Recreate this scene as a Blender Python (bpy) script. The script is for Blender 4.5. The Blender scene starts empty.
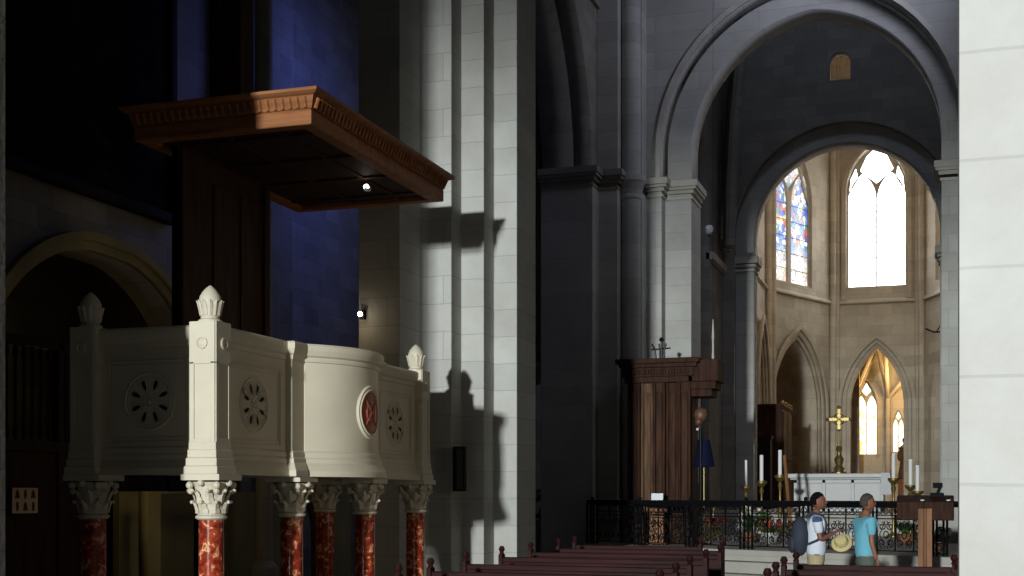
import bpy, bmesh, math, random
from math import sin, cos, pi, sqrt, atan2, radians
from mathutils import Vector, Matrix
random.seed(7)
sc = bpy.context.scene
C = sc.collection

# ------------------------------------------------------------------ camera, world, light, exposure
F = 1300.0
TH = math.atan(428.0 / F)
cam_d = bpy.data.cameras.new('camera'); cam = bpy.data.objects.new('camera', cam_d); C.objects.link(cam)
cam.location = (0, 0, 1.6); cam.rotation_euler = (pi / 2, 0, TH)
cam_d.sensor_width = 36; cam_d.lens = 36 * F / 1024; cam_d.shift_y = 207 / 1024
cam_d.clip_start = .05; cam_d.clip_end = 300
sc.camera = cam
sc.view_settings.view_transform = 'Standard'; sc.view_settings.look = 'None'
sc.view_settings.gamma = 1; sc.view_settings.exposure = 0; sc.view_settings.use_curve_mapping = False
sc.cycles.use_denoising = True
sc.cycles.max_bounces = 5; sc.cycles.diffuse_bounces = 3; sc.cycles.glossy_bounces = 2
sc.cycles.sample_clamp_indirect = 4

w = bpy.data.worlds.new('world'); sc.world = w; w.use_nodes = True
w.node_tree.nodes['Background'].inputs[0].default_value = (.66, .72, 1, 1)
w.node_tree.nodes['Background'].inputs[1].default_value = .013


def area(name, loc, target, size, power, col=(1, 1, 1), sy=None, spread=180):
    l = bpy.data.lights.new(name, 'AREA'); o = bpy.data.objects.new(name, l); C.objects.link(o)
    l.energy = power; l.color = col; l.size = size; l.spread = radians(spread)
    if sy: l.shape = 'RECTANGLE'; l.size_y = sy
    o.location = loc
    o.rotation_euler = (Vector(target) - Vector(loc)).to_track_quat('-Z', 'Y').to_euler()
    return o


def point(name, loc, power, col=(1, 1, 1), r=.05):
    l = bpy.data.lights.new(name, 'POINT'); o = bpy.data.objects.new(name, l); C.objects.link(o)
    l.energy = power; l.color = col; l.shadow_soft_size = r; o.location = loc
    return o


# daylight through the west window, far behind the visitor
area('west_window_light', (-4.75, -45, 8.4), (-5.6, 12, 3.9), 1.5, 3900, (.94, 1, .99), spread=60)
# added warm fill for the nave-facing sides, its source unseen
area('south_fill_light', (3.6, 11.5, 2.6), (-6, 13, 2.2), 2.0, 9.5, (1, .84, .62), 1.6, 60)
# daylight from the tall windows of the choir, on both hidden sides of the apse
area('choir_window_light_right', (.7, 46.0, 11.5), (-6, 51, 6), 3.0, 130, (1, .90, .78), 6)
area('choir_window_light_left', (-5.9, 43.5, 13), (-1, 53, 8), 2.4, 90, (1, .88, .72), 6)
area('apse_window_light', (-2.4, 53.0, 13), (-2.6, 36, 0), 2.6, 60, (.72, .86, 1), 5, 150)
# stained window high in the left aisle
area('aisle_window_light', (-8.0, 21.3, 9.0), (-11.2, 21.0, 7.8), 1.8, 36, (.14, .22, 1), 1.6, 135)
area('transept_window_light', (-8.5, 36, 12.5), (-12, 33, 7), 2.0, 30, (.25, .38, 1), 2)
area('spandrel_fill_light', (.0, 24.5, 13.2), (-3.2, 28, 11.8), 1.6, 60, (.74, .78, 1), 1.6, 110)  # added fill aimed at the wall over the great arch
area('lantern_light', (-2.5, 31, 19), (-2.8, 37.5, 12), 2.0, 85, (.60, .72, 1), 2.0)
area('chancel_fill_light', (1.2, 31.5, 8.5), (-2.8, 24.5, 0), 1.5, 95, (1, .96, .9), 3)  # added fill to brighten the chancel steps, source unseen
# unseen fill added behind the little opening, then electric light of the ambulatory chapel
point('opening_fill_light', (-2.9, 40.2, 16.6), 330, (1, .62, .3), .2)
point('chapel_lamp', (-1.6, 58.2, 6.2), 330, (1, .62, .25), .4)
point('aisle_chapel_lamp', (-13.2, 16.9, 3.2), 4, (1, .75, .3), .2)
point('nave_left_lamp', (-9.4, 14.6, 2.3), 7, (1, .72, .35), .2)


# ------------------------------------------------------------------ layout helper
def XY(px, Y):          # world X where the sight line of an image column meets the plane Y
    u = (px - 512) / F; c, s = cos(TH), sin(TH)
    return Y * (u * c - s) / (u * s + c)


# ------------------------------------------------------------------ materials
def new_mat(name):
    m = bpy.data.materials.new(name); m.use_nodes = True
    nt = m.node_tree; b = nt.nodes['Principled BSDF']
    return m, nt, b


def simple(name, col, rough=.6, metal=0, noise=.12, scale=6, bump=0, emit=None, es=0):
    m, nt, b = new_mat(name)
    b.inputs['Roughness'].default_value = rough; b.inputs['Metallic'].default_value = metal
    if rough > .65: b.inputs['Specular IOR Level'].default_value = .15
    tc = nt.nodes.new('ShaderNodeTexCoord'); n = nt.nodes.new('ShaderNodeTexNoise')
    n.inputs['Scale'].default_value = scale; n.inputs['Detail'].default_value = 4
    nt.links.new(tc.outputs['Object'], n.inputs['Vector'])
    r = nt.nodes.new('ShaderNodeValToRGB')
    r.color_ramp.elements[0].position = .3; r.color_ramp.elements[1].position = .7
    r.color_ramp.elements[0].color = tuple(c * (1 - noise) for c in col) + (1,)
    r.color_ramp.elements[1].color = tuple(min(1, c * (1 + noise)) for c in col) + (1,)
    nt.links.new(n.outputs['Fac'], r.inputs['Fac']); nt.links.new(r.outputs[0], b.inputs['Base Color'])
    if bump:
        bp = nt.nodes.new('ShaderNodeBump'); bp.inputs['Strength'].default_value = bump
        nt.links.new(n.outputs['Fac'], bp.inputs['Height']); nt.links.new(bp.outputs[0], b.inputs['Normal'])
    if emit:
        b.inputs['Emission Color'].default_value = emit + (1,); b.inputs['Emission Strength'].default_value = es
    return m


def stone(name, col, mortar=.72, bw=.85, rh=.39, var=.14, msize=.006, bump=.3, off=0.0):
    m, nt, b = new_mat(name); N = nt.nodes; L = nt.links
    g = N.new('ShaderNodeNewGeometry'); sp = N.new('ShaderNodeSeparateXYZ'); L.new(g.outputs['Position'], sp.inputs[0])
    ad = N.new('ShaderNodeMath'); ad.operation = 'ADD'; L.new(sp.outputs[0], ad.inputs[0]); L.new(sp.outputs[1], ad.inputs[1])
    zo = N.new('ShaderNodeMath'); zo.operation = 'ADD'; L.new(sp.outputs[2], zo.inputs[0]); zo.inputs[1].default_value = off
    cb = N.new('ShaderNodeCombineXYZ'); L.new(ad.outputs[0], cb.inputs[0]); L.new(zo.outputs[0], cb.inputs[1])
    n1 = N.new('ShaderNodeTexNoise'); n1.inputs['Scale'].default_value = .9; n1.inputs['Detail'].default_value = 6
    n1.inputs['Roughness'].default_value = .65; L.new(g.outputs['Position'], n1.inputs['Vector'])
    # joints that waver a little
    n0 = N.new('ShaderNodeTexNoise'); n0.inputs['Scale'].default_value = 2.5; L.new(g.outputs['Position'], n0.inputs['Vector'])
    vm = N.new('ShaderNodeVectorMath'); vm.operation = 'SCALE'; vm.inputs['Scale'].default_value = .02; L.new(n0.outputs['Color'], vm.inputs[0])
    va = N.new('ShaderNodeVectorMath'); va.operation = 'ADD'; L.new(cb.outputs[0], va.inputs[0]); L.new(vm.outputs[0], va.inputs[1])
    br = N.new('ShaderNodeTexBrick'); L.new(va.outputs[0], br.inputs['Vector'])
    br.inputs['Scale'].default_value = 1; br.inputs['Brick Width'].default_value = bw; br.inputs['Row Height'].default_value = rh
    br.inputs['Mortar Size'].default_value = msize; br.inputs['Mortar Smooth'].default_value = .3
    br.inputs['Color1'].default_value = tuple(c * (1 - var) for c in col) + (1,)
    br.inputs['Color2'].default_value = tuple(min(1, c * (1 + var * .6)) for c in col) + (1,)
    br.inputs['Mortar'].default_value = tuple(c * mortar for c in col) + (1,)
    r = N.new('ShaderNodeValToRGB'); r.color_ramp.elements[0].position = .25; r.color_ramp.elements[1].position = .75
    r.color_ramp.elements[0].color = (.72, .70, .68, 1); r.color_ramp.elements[1].color = (1.0, 1.0, 1.0, 1)
    L.new(n1.outputs['Fac'], r.inputs['Fac'])
    mx = N.new('ShaderNodeMix'); mx.data_type = 'RGBA'; mx.blend_type = 'MULTIPLY'; mx.inputs['Factor'].default_value = 1
    L.new(br.outputs['Color'], mx.inputs[6]); L.new(r.outputs[0], mx.inputs[7]); L.new(mx.outputs[2], b.inputs['Base Color'])
    b.inputs['Roughness'].default_value = .85; b.inputs['Specular IOR Level'].default_value = .2
    n2 = N.new('ShaderNodeTexNoise'); n2.inputs['Scale'].default_value = 22; n2.inputs['Detail'].default_value = 5
    L.new(g.outputs['Position'], n2.inputs['Vector'])
    s1 = N.new('ShaderNodeMath'); s1.operation = 'MULTIPLY_ADD'; L.new(br.outputs['Fac'], s1.inputs[0]); s1.inputs[1].default_value = -1.0
    L.new(n2.outputs['Fac'], s1.inputs[2])
    bp = N.new('ShaderNodeBump'); bp.inputs['Strength'].default_value = bump; bp.inputs['Distance'].default_value = .02
    L.new(s1.outputs[0], bp.inputs['Height']); L.new(bp.outputs[0], b.inputs['Normal'])
    return m


def wood(name, c1, c2, rough=.45, scale=3, grain='z'):
    m, nt, b = new_mat(name); N = nt.nodes; L = nt.links
    g = N.new('ShaderNodeTexCoord'); mp = N.new('ShaderNodeMapping'); L.new(g.outputs['Object'], mp.inputs[0])
    mp.inputs['Scale'].default_value = {'z': (6, 6, .5), 'x': (.5, 6, 6), 'y': (6, .5, 6)}[grain]
    n = N.new('ShaderNodeTexNoise'); n.inputs['Scale'].default_value = scale; n.inputs['Detail'].default_value = 6
    L.new(mp.outputs[0], n.inputs['Vector'])
    r = N.new('ShaderNodeValToRGB'); r.color_ramp.elements[0].position = .35; r.color_ramp.elements[1].position = .68
    r.color_ramp.elements[0].color = c1 + (1,); r.color_ramp.elements[1].color = c2 + (1,)
    L.new(n.outputs['Fac'], r.inputs['Fac']); L.new(r.outputs[0], b.inputs['Base Color'])
    b.inputs['Roughness'].default_value = rough; b.inputs['Specular IOR Level'].default_value = .15
    return m


def red_marble():
    m, nt, b = new_mat('red_marble'); N = nt.nodes; L = nt.links
    g = N.new('ShaderNodeTexCoord')
    n = N.new('ShaderNodeTexNoise'); n.inputs['Scale'].default_value = 13; n.inputs['Detail'].default_value = 8
    n.inputs['Distortion'].default_value = .6; L.new(g.outputs['Object'], n.inputs['Vector'])
    r = N.new('ShaderNodeValToRGB'); cr = r.color_ramp
    cr.elements[0].position = .40; cr.elements[0].color = (.16, .018, .010, 1)
    cr.elements[1].position = .57; cr.elements[1].color = (.42, .06, .022, 1)
    e = cr.elements.new(.60); e.color = (.75, .50, .26, 1)
    e = cr.elements.new(.66); e.color = (.36, .05, .02, 1)
    e = cr.elements.new(.75); e.color = (.70, .46, .28, 1)
    L.new(n.outputs['Fac'], r.inputs['Fac']); L.new(r.outputs[0], b.inputs['Base Color'])
    b.inputs['Roughness'].default_value = .18
    return m


def floor_mat():
    m, nt, b = new_mat('floor_slabs'); N = nt.nodes; L = nt.links
    g = N.new('ShaderNodeNewGeometry')
    br = N.new('ShaderNodeTexBrick'); L.new(g.outputs['Position'], br.inputs['Vector'])
    br.inputs['Scale'].default_value = 1; br.inputs['Brick Width'].default_value = .7; br.inputs['Row Height'].default_value = .5
    br.inputs['Mortar Size'].default_value = .008
    br.inputs['Color1'].default_value = (.28, .26, .23, 1); br.inputs['Color2'].default_value = (.38, .36, .32, 1)
    br.inputs['Mortar'].default_value = (.12, .11, .1, 1)
    L.new(br.outputs['Color'], b.inputs['Base Color']); b.inputs['Roughness'].default_value = .45
    return m


def glass_mat(name, mode, strength):
    m, nt, b = new_mat(name); N = nt.nodes; L = nt.links
    g = N.new('ShaderNodeTexCoord'); sp = N.new('ShaderNodeSeparateXYZ'); L.new(g.outputs['Object'], sp.inputs[0])
    v = N.new('ShaderNodeTexVoronoi'); v.inputs['Scale'].default_value = 5.5 if mode != 'gold' else 4
    L.new(g.outputs['Object'], v.inputs['Vector'])
    ve = N.new('ShaderNodeTexVoronoi'); ve.feature = 'DISTANCE_TO_EDGE'; ve.inputs['Scale'].default_value = v.inputs['Scale'].default_value
    L.new(g.outputs['Object'], ve.inputs['Vector'])
    sc_ = N.new('ShaderNodeSeparateColor'); L.new(v.outputs['Color'], sc_.inputs[0])
    r = N.new('ShaderNodeValToRGB'); cr = r.color_ramp; cr.interpolation = 'CONSTANT'
    if mode == 'blue':
        cols = [(0, (.01, .08, .62)), (.26, (1, 1, .95)), (.34, (.04, .25, .75)), (.52, (1, .96, .85)), (.60, (.60, .05, .02)),
                (.68, (.8, .95, 1)), (.76, (.03, .28, .15)), (.84, (1, .8, .4)), (.92, (.75, .22, .03))]
    elif mode == 'white':
        cols = [(0, (1, 1, 1)), (.55, (.95, .98, 1)), (.93, (1, .80, .55)), (.96, (1, 1, 1))]
    else:
        cols = [(0, (1, .95, .8)), (.5, (1, .75, .28)), (.68, (1, .97, .88)), (.86, (1, .48, .06)), (.93, (.9, .85, .4))]
    cr.elements[0].position = 0; cr.elements[0].color = cols[0][1] + (1,)
    cr.elements[1].position = cols[1][0]; cr.elements[1].color = cols[1][1] + (1,)
    for p, c in cols[2:]:
        e = cr.elements.new(p); e.color = c + (1,)
    L.new(sc_.outputs[0], r.inputs['Fac'])
    last = r.outputs[0]
    if mode == 'blue':          # bands: red and gold figures at the top, whitish canopy work at the foot
        zr = N.new('ShaderNodeMapRange'); zr.inputs[1].default_value = 10.0; zr.inputs[2].default_value = 15.6
        L.new(sp.outputs[2], zr.inputs[0])
        zc = N.new('ShaderNodeValToRGB'); z = zc.color_ramp
        z.elements[0].position = 0; z.elements[0].color = (1, .93, .75, 1)
        z.elements[1].position = 1; z.elements[1].color = (1, .55, .12, 1)
        for p, c in ((.16, (1, .95, .8, 1)), (.22, (.75, .85, 1, 1)), (.62, (.70, .82, 1, 1)), (.70, (1, .95, .85, 1)), (.88, (1, .9, .7, 1))):
            e = z.elements.new(p); e.color = c
        L.new(zr.outputs[0], zc.inputs['Fac'])
        za = N.new('ShaderNodeValToRGB'); a = za.color_ramp
        a.elements[0].position = .12; a.elements[0].color = (.75, .75, .75, 1)
        a.elements[1].position = .24; a.elements[1].color = (.12, .12, .12, 1)
        e = a.elements.new(.60); e.color = (.15, .15, .15, 1)
        e = a.elements.new(.74); e.color = (.7, .7, .7, 1)
        L.new(zr.outputs[0], za.inputs['Fac'])
        mx = N.new('ShaderNodeMix'); mx.data_type = 'RGBA'; L.new(za.outputs[0], mx.inputs['Factor'])
        L.new(last, mx.inputs[6]); L.new(zc.outputs[0], mx.inputs[7]); last = mx.outputs[2]
    ml = N.new('ShaderNodeMath'); ml.operation = 'GREATER_THAN'; ml.inputs[1].default_value = .035 if mode == 'blue' else .01
    L.new(ve.outputs['Distance'], ml.inputs[0])
    mu = N.new('ShaderNodeMath'); mu.operation = 'MULTIPLY_ADD'; mu.inputs[1].default_value = strength * .8; mu.inputs[2].default_value = strength * .2
    L.new(ml.outputs[0], mu.inputs[0])
    L.new(last, b.inputs['Emission Color']); L.new(mu.outputs[0], b.inputs['Emission Strength'])
    b.inputs['Base Color'].default_value = (.02, .02, .02, 1); b.inputs['Roughness'].default_value = .3
    return m


def painting_mat():
    m, nt, b = new_mat('old_dark_painting'); N = nt.nodes; L = nt.links
    g = N.new('ShaderNodeTexCoord'); n = N.new('ShaderNodeTexNoise'); n.inputs['Scale'].default_value = 1.3; n.inputs['Detail'].default_value = 5
    n.inputs['Distortion'].default_value = 1.2; L.new(g.outputs['Object'], n.inputs['Vector'])
    r = N.new('ShaderNodeValToRGB'); r.color_ramp.elements[0].position = .35; r.color_ramp.elements[0].color = (.006, .006, .008, 1)
    r.color_ramp.elements[1].position = .75; r.color_ramp.elements[1].color = (.04, .022, .014, 1)
    e = r.color_ramp.elements.new(.55); e.color = (.010, .012, .016, 1)
    L.new(n.outputs['Fac'], r.inputs['Fac']); L.new(r.outputs[0], b.inputs['Base Color']); b.inputs['Roughness'].default_value = .95; b.inputs['Specular IOR Level'].default_value = .05
    return m


M = dict(
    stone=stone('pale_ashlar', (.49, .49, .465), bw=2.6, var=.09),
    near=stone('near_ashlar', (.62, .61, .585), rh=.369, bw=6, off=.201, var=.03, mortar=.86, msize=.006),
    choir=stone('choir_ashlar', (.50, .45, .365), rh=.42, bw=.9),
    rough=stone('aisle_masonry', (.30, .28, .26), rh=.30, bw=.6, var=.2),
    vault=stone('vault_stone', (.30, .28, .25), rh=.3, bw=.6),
    trim=simple('dressed_stone', (.48, .46, .41), .8, noise=.12, scale=3, bump=.15),
    pulpit=simple('cream_pulpit_stone', (.55, .495, .385), .6, noise=.06, scale=2.5, bump=.05),
    pulpit_dk=simple('pierced_shadow', (.02, .018, .015), .9),
    rmarble=red_marble(),
    rdisc=simple('red_marble_disc', (.30, .085, .05), .35, noise=.3, scale=14),
    wmarble=simple('white_marble', (.36, .36, .355), .4, noise=.05, scale=5),
    linen=simple('white_linen', (.6, .6, .62), .8, noise=.03),
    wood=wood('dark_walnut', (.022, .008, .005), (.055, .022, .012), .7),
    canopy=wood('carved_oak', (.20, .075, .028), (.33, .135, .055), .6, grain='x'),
    panelw=wood('throne_wood', (.024, .010, .006), (.066, .028, .015), .7),
    litp=wood('lit_panel_wood', (.06, .032, .018), (.15, .085, .05), .7),  # throne wood lightened to paint the light on one panel
    pew=wood('pew_red_brown', (.012, .0022, .0022), (.034, .006, .006), .6, grain='x'),
    lect=wood('lectern_oak', (.16, .07, .03), (.30, .14, .065), .5),
    darkw=wood('screen_wood', (.010, .005, .004), (.024, .011, .008), .7),
    iron=simple('wrought_iron', (.015, .015, .018), .38, .7, noise=.2),
    brass=simple('brass', (.26, .19, .07), .42, .8, noise=.15, scale=20),
    gold=simple('gilding', (.38, .26, .08), .45, .7, noise=.2, scale=15),
    wax=simple('candle_wax', (.82, .82, .80), .5, noise=.02),
    wick=simple('wick', (.03, .03, .03), .9),
    floor=floor_mat(), step=stone('step_stone', (.50, .48, .44), rh=.5, bw=1.4, var=.06, mortar=.8),
    carpet=simple('chancel_paving', (.35, .33, .30), .5, noise=.15, scale=2),
    paint=painting_mat(),
    glassb=glass_mat('stained_glass_blue', 'blue', 1.15), glassw=glass_mat('stained_glass_bright', 'white', 8.0),
    glassg=glass_mat('stained_glass_gold', 'gold', 2.6),
    lead=simple('tracery_stone', (.40, .36, .30), .8),
    black=simple('black_plastic', (.010, .010, .011), .9), grille=simple('speaker_grille', (.03, .03, .032), .6, noise=.3, scale=90),
    white=simple('white_paint', (.75, .74, .70), .6, noise=.03), picto=simple('pictogram_ink', (.05, .03, .02), .7),
    lampglow=simple('lit_lamp_glass', (.9, .9, .9), .3, emit=(1, .93, .8), es=9),
    blue=simple('navy_cloth', (.004, .006, .028), .8, noise=.15, scale=8),
    brownball=simple('carved_walnut', (.11, .05, .025), .5, noise=.3, scale=16),
    skin=simple('brown_skin', (.22, .085, .048), .55, noise=.08), skin2=simple('brown_skin_warm', (.26, .105, .062), .55, noise=.08),
    hair=simple('black_hair', (.004, .0035, .0035), 1.0), hairg=simple('cropped_grey_hair', (.06, .052, .048), .8, noise=.3, scale=40),
    shirtw=simple('white_polo', (.62, .66, .74), .85, noise=.05), shoulder=simple('navy_print', (.06, .10, .20), .85, noise=.4, scale=20),
    shirtb=simple('sky_blue_tshirt', (.16, .44, .56), .85, noise=.06),
    pack=simple('slate_backpack_cloth', (.04, .046, .066), .8, noise=.15), khaki=simple('khaki_cloth', (.40, .33, .20), .85, noise=.08),
    denim=simple('dull_green_shorts', (.10, .12, .10), .85), straw=simple('straw', (.55, .45, .22), .85, noise=.15, scale=40, bump=.3),
    shoe=simple('dark_shoe', (.03, .03, .03), .6), paper=simple('white_paper', (.8, .82, .85), .7, noise=.02),
    redcl=simple('red_cloth', (.30, .03, .02), .8), red=simple('red_flowers', (.55, .10, .06), .8, noise=.4, scale=30),
    leaf=simple('leaf_green', (.07, .16, .04), .7, noise=.4, scale=20), phone=simple('phone_case', (.02, .02, .02), .3),
    cushion=simple('pale_green_velvet', (.30, .33, .27), .8), clay=simple('clay_pot', (.30, .14, .08), .8),
    ochre=simple('ochre_plaster', (.30, .26, .13), .9, noise=.15, scale=1.5),
)


# ------------------------------------------------------------------ mesh helpers
def link(name, me, mat, parent=None, loc=None):
    o = bpy.data.objects.new(name, me); C.objects.link(o)
    if mat is not None and not me.materials: me.materials.append(M[mat])
    if parent is not None: o.parent = parent
    if loc is not None: o.location = loc
    return o


def obj(name, bm, mat, parent=None, loc=None, smooth=False, bevel=0):
    me = bpy.data.meshes.new(name)
    bmesh.ops.recalc_face_normals(bm, faces=bm.faces)
    bm.to_mesh(me); bm.free()
    if smooth:
        for p in me.polygons: p.use_smooth = True
        try: me.set_sharp_from_angle(angle=radians(28))
        except Exception: pass
    o = link(name, me, mat, parent, loc)
    if bevel:
        b = o.modifiers.new('bevel', 'BEVEL'); b.width = bevel; b.segments = 2; b.limit_method = 'ANGLE'
    return o


def tag(o, label=None, cat=None, group=None, kind=None):
    if label: o['label'] = label
    if cat: o['category'] = cat
    if group: o['group'] = group
    if kind: o['kind'] = kind
    return o


def struct(o): o['kind'] = 'structure'; return o


def empty(name, loc, label, cat, group=None, rz=0):
    o = bpy.data.objects.new(name, None); C.objects.link(o); o.location = loc; o.rotation_euler.z = rz
    o.empty_display_size = .1
    return tag(o, label, cat, group)


def box(bm, x0, x1, y0, y1, z0, z1, mat=None):
    vs = [bm.verts.new((x, y, z)) for x in (x0, x1) for y in (y0, y1) for z in (z0, z1)]
    for f in ((0, 1, 3, 2), (4, 6, 7, 5), (0, 4, 5, 1), (2, 3, 7, 6), (0, 2, 6, 4), (1, 5, 7, 3)):
        bm.faces.new([vs[i] for i in f])
    if mat is not None: bmesh.ops.transform(bm, matrix=mat, verts=vs)
    return bm


def prism(bm, pts, z0, z1):
    a = [bm.verts.new((x, y, z0)) for x, y in pts]; b = [bm.verts.new((x, y, z1)) for x, y in pts]
    n = len(pts)
    for i in range(n): bm.faces.new((a[i], a[(i + 1) % n], b[(i + 1) % n], b[i]))
    bm.faces.new(a[::-1]); bm.faces.new(b)
    return bm


def lathe(bm, prof, loc=(0, 0, 0), seg=24, rot=None, sq=None):
    """prof: [(r, z)]"""
    rings = []
    for r, z in prof:
        ring = []
        for i in range(seg):
            t = 2 * pi * i / seg
            p = Vector((r * cos(t), r * sin(t), z))
            if rot is not None: p = rot @ p
            ring.append(bm.verts.new(p + Vector(loc)))
        rings.append(ring)
    for a, b in zip(rings, rings[1:]):
        for i in range(seg): bm.faces.new((a[i], a[(i + 1) % seg], b[(i + 1) % seg], b[i]))
    bm.faces.new(rings[0][::-1]); bm.faces.new(rings[-1])
    return bm


def tube(bm, pts, r, seg=6, closed=False):
    pts = [Vector(p) for p in pts]; n = len(pts); rings = []
    for i, p in enumerate(pts):
        if closed: t = pts[(i + 1) % n] - pts[i - 1]
        else: t = pts[min(i + 1, n - 1)] - pts[max(i - 1, 0)]
        t.normalize()
        up = Vector((0, 0, 1)) if abs(t.z) < .9 else Vector((0, 1, 0))
        a = t.cross(up).normalized(); b = t.cross(a)
        rr = r[i] if isinstance(r, (list, tuple)) else r
        rings.append([bm.verts.new(p + a * rr * cos(2 * pi * k / seg) + b * rr * sin(2 * pi * k / seg)) for k in range(seg)])
    m = n if closed else n - 1
    for i in range(m):
        A, B = rings[i], rings[(i + 1) % n]
        for k in range(seg): bm.faces.new((A[k], A[(k + 1) % seg], B[(k + 1) % seg], B[k]))
    if not closed:
        bm.faces.new(rings[0][::-1]); bm.faces.new(rings[-1])
    return bm


def ball(bm, c, r, u=14, v=9, sx=1, sy=1, sz=1, rot=None):
    mt = Matrix.Translation(c) @ (rot.to_4x4() if rot is not None else Matrix()) @ Matrix.Diagonal((sx, sy, sz, 1))
    bmesh.ops.create_uvsphere(bm, u_segments=u, v_segments=v, radius=r, matrix=mt)
    return bm


def sweep(bm, path, prof, closed=False):
    """path: plan points (x,y); prof: [(outward offset, z)] closed loop. Outward = right of travel."""
    n = len(path); P = [Vector(p) for p in path]; rings = []
    for i in range(n):
        def nrm(a, b):
            d = (b - a).normalized(); return Vector((d.y, -d.x))
        if closed: n1 = nrm(P[i - 1], P[i]); n2 = nrm(P[i], P[(i + 1) % n])
        else:
            n1 = nrm(P[i - 1], P[i]) if i > 0 else nrm(P[0], P[1])
            n2 = nrm(P[i], P[i + 1]) if i < n - 1 else n1
        m = n1 + n2; m.normalize(); k = 1 / max(.35, m.dot(n1))
        rings.append([bm.verts.new((P[i].x + m.x * o * k, P[i].y + m.y * o * k, z)) for o, z in prof])
    q = len(prof)
    for i in range(n if closed else n - 1):
        A, B = rings[i], rings[(i + 1) % n]
        for k in range(q): bm.faces.new((A[k], A[(k + 1) % q], B[(k + 1) % q], B[k]))
    if not closed:
        bm.faces.new(rings[0][::-1]); bm.faces.new(rings[-1])
    return bm


def plate(name, loops, thick, origin, udir, mat, parent=None, kind=None, bevel=0):
    """upright slab: loops in (u, z), u along udir from origin; thickness to the left of udir"""
    cu = bpy.data.curves.new('t', 'CURVE'); cu.dimensions = '2D'; cu.fill_mode = 'BOTH'; cu.extrude = thick / 2
    for lp in loops:
        s = cu.splines.new('POLY'); s.points.add(len(lp) - 1); s.use_cyclic_u = True
        for i, (u, z) in enumerate(lp): s.points[i].co = (u, z, 0, 1)
    if bevel: cu.bevel_depth = bevel; cu.bevel_resolution = 1; cu.offset = -bevel
    t = bpy.data.objects.new('t', cu); C.objects.link(t)
    dg = bpy.context.evaluated_depsgraph_get()
    me = bpy.data.meshes.new_from_object(t.evaluated_get(dg)); bpy.data.objects.remove(t); bpy.data.curves.remove(cu)
    ux, uy = udir; l = math.hypot(ux, uy); ux /= l; uy /= l
    nx, ny = -uy, ux
    mt = Matrix(((ux, 0, nx, origin[0] + nx * thick / 2), (uy, 0, ny, origin[1] + ny * thick / 2), (0, 1, 0, 0), (0, 0, 0, 1)))
    me.transform(mt)
    me.materials.clear(); me.name = name
    bm = bmesh.new(); bm.from_mesh(me); bmesh.ops.remove_doubles(bm, verts=bm.verts, dist=1e-4)
    bmesh.ops.recalc_face_normals(bm, faces=bm.faces); bm.to_mesh(me); bm.free()
    o = link(name, me, mat, parent)
    if kind: o['kind'] = kind
    return o


def arch(u0, u1, zs, rise=None, n=14):
    """points from left springing over the crown to the right springing; pointed when rise > half span"""
    h = (u1 - u0) / 2; c = (u0 + u1) / 2
    if rise is None: rise = h
    R = (rise * rise + h * h) / (2 * h); a = math.asin(min(1, rise / R))
    if R <= h + 1e-6 and rise <= h: a = pi / 2 if abs(rise - h) < 1e-6 else a
    L = [(u0 + R - R * cos(a * i / n), zs + R * sin(a * i / n)) for i in range(n + 1)]
    return L + [(2 * c - u, z) for u, z in L[-2::-1]]


def opening(u0, u1, zb, zs, rise=None, n=14):
    return [(u0, zb)] + arch(u0, u1, zs, rise, n) + [(u1, zb)]


def wall_with_arch(u0, u1, z0, z1, a0, a1, zs, rise):      # wall outline whose opening reaches the floor
    return [(u0, z0), (a0, z0)] + arch(a0, a1, zs, rise) + [(a1, z0), (u1, z0), (u1, z1), (u0, z1)]


def ring(u0, u1, zb, zs, rise, wd):                        # archivolt band round an opening
    outer = [(u0 - wd, zb)] + arch(u0 - wd, u1 + wd, zs, rise + wd * 1.15) + [(u1 + wd, zb)]
    inner = opening(u0, u1, zb, zs, rise)
    return [outer + inner[::-1]]


# ================================================================== THE SETTING
bm = bmesh.new(); box(bm, -16, 4.2, -3, 28.2, -.3, 0); box(bm, -16, 4.2, 28.2, 72, -.3, 0)
struct(obj('floor', bm, 'floor'))
# chancel platform, front edge a little askew, with two lower steps
def plat(name, d, z, mat='step'):
    bm = bmesh.new(); prism(bm, [(-6.95, 25.75 - d), (.9, 21.6 - d), (.9, 34), (-6.95, 34)], 0, z)
    return struct(obj(name, bm, mat, bevel=.02))
plat('floor_chancel', 0, .60)
plat('floor_step', .42, .40); plat('floor_step', .84, .20)
bm = bmesh.new(); box(bm, -6.1, .9, 32.6, 37.4, .6, .88); box(bm, -6.1, .9, 33.0, 72, .88, 1.16); struct(obj('floor_choir', bm, 'step', bevel=.02))

# near right pier
bm = bmesh.new(); prism(bm, [(.063, 4.7), (1.6, 4.7), (1.6, 6.2), (.75, 6.2), (.75, 5.05), (.063, 5.05)], 0, 12)
struct(obj('wall_pier_right', bm, 'near'))
bm = bmesh.new(); box(bm, 4.0, 4.3, -2, 40, 0, 14); struct(obj('wall_right', bm, 'stone'))
bm = bmesh.new(); box(bm, -14, 6, -26, -25, 8.25, 20); struct(obj('unseen_beam_blocker', bm, 'vault'))  # added slab behind the camera, cuts off the upper west light
# preceding left pier
bm = bmesh.new(); prism(bm, [(-8.2, 6.1), (-6.50, 6.1), (-6.50, 7.88), (-8.2, 7.88)], 0, 12)
struct(obj('wall_pier_left', bm, 'rough'))
bm = bmesh.new(); box(bm, -16, -8.2, 6.1, 6.5, 0, 12); struct(obj('aisle_light_blocker', bm, 'rough'))  # added out of view to keep west light out of the aisle

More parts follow.
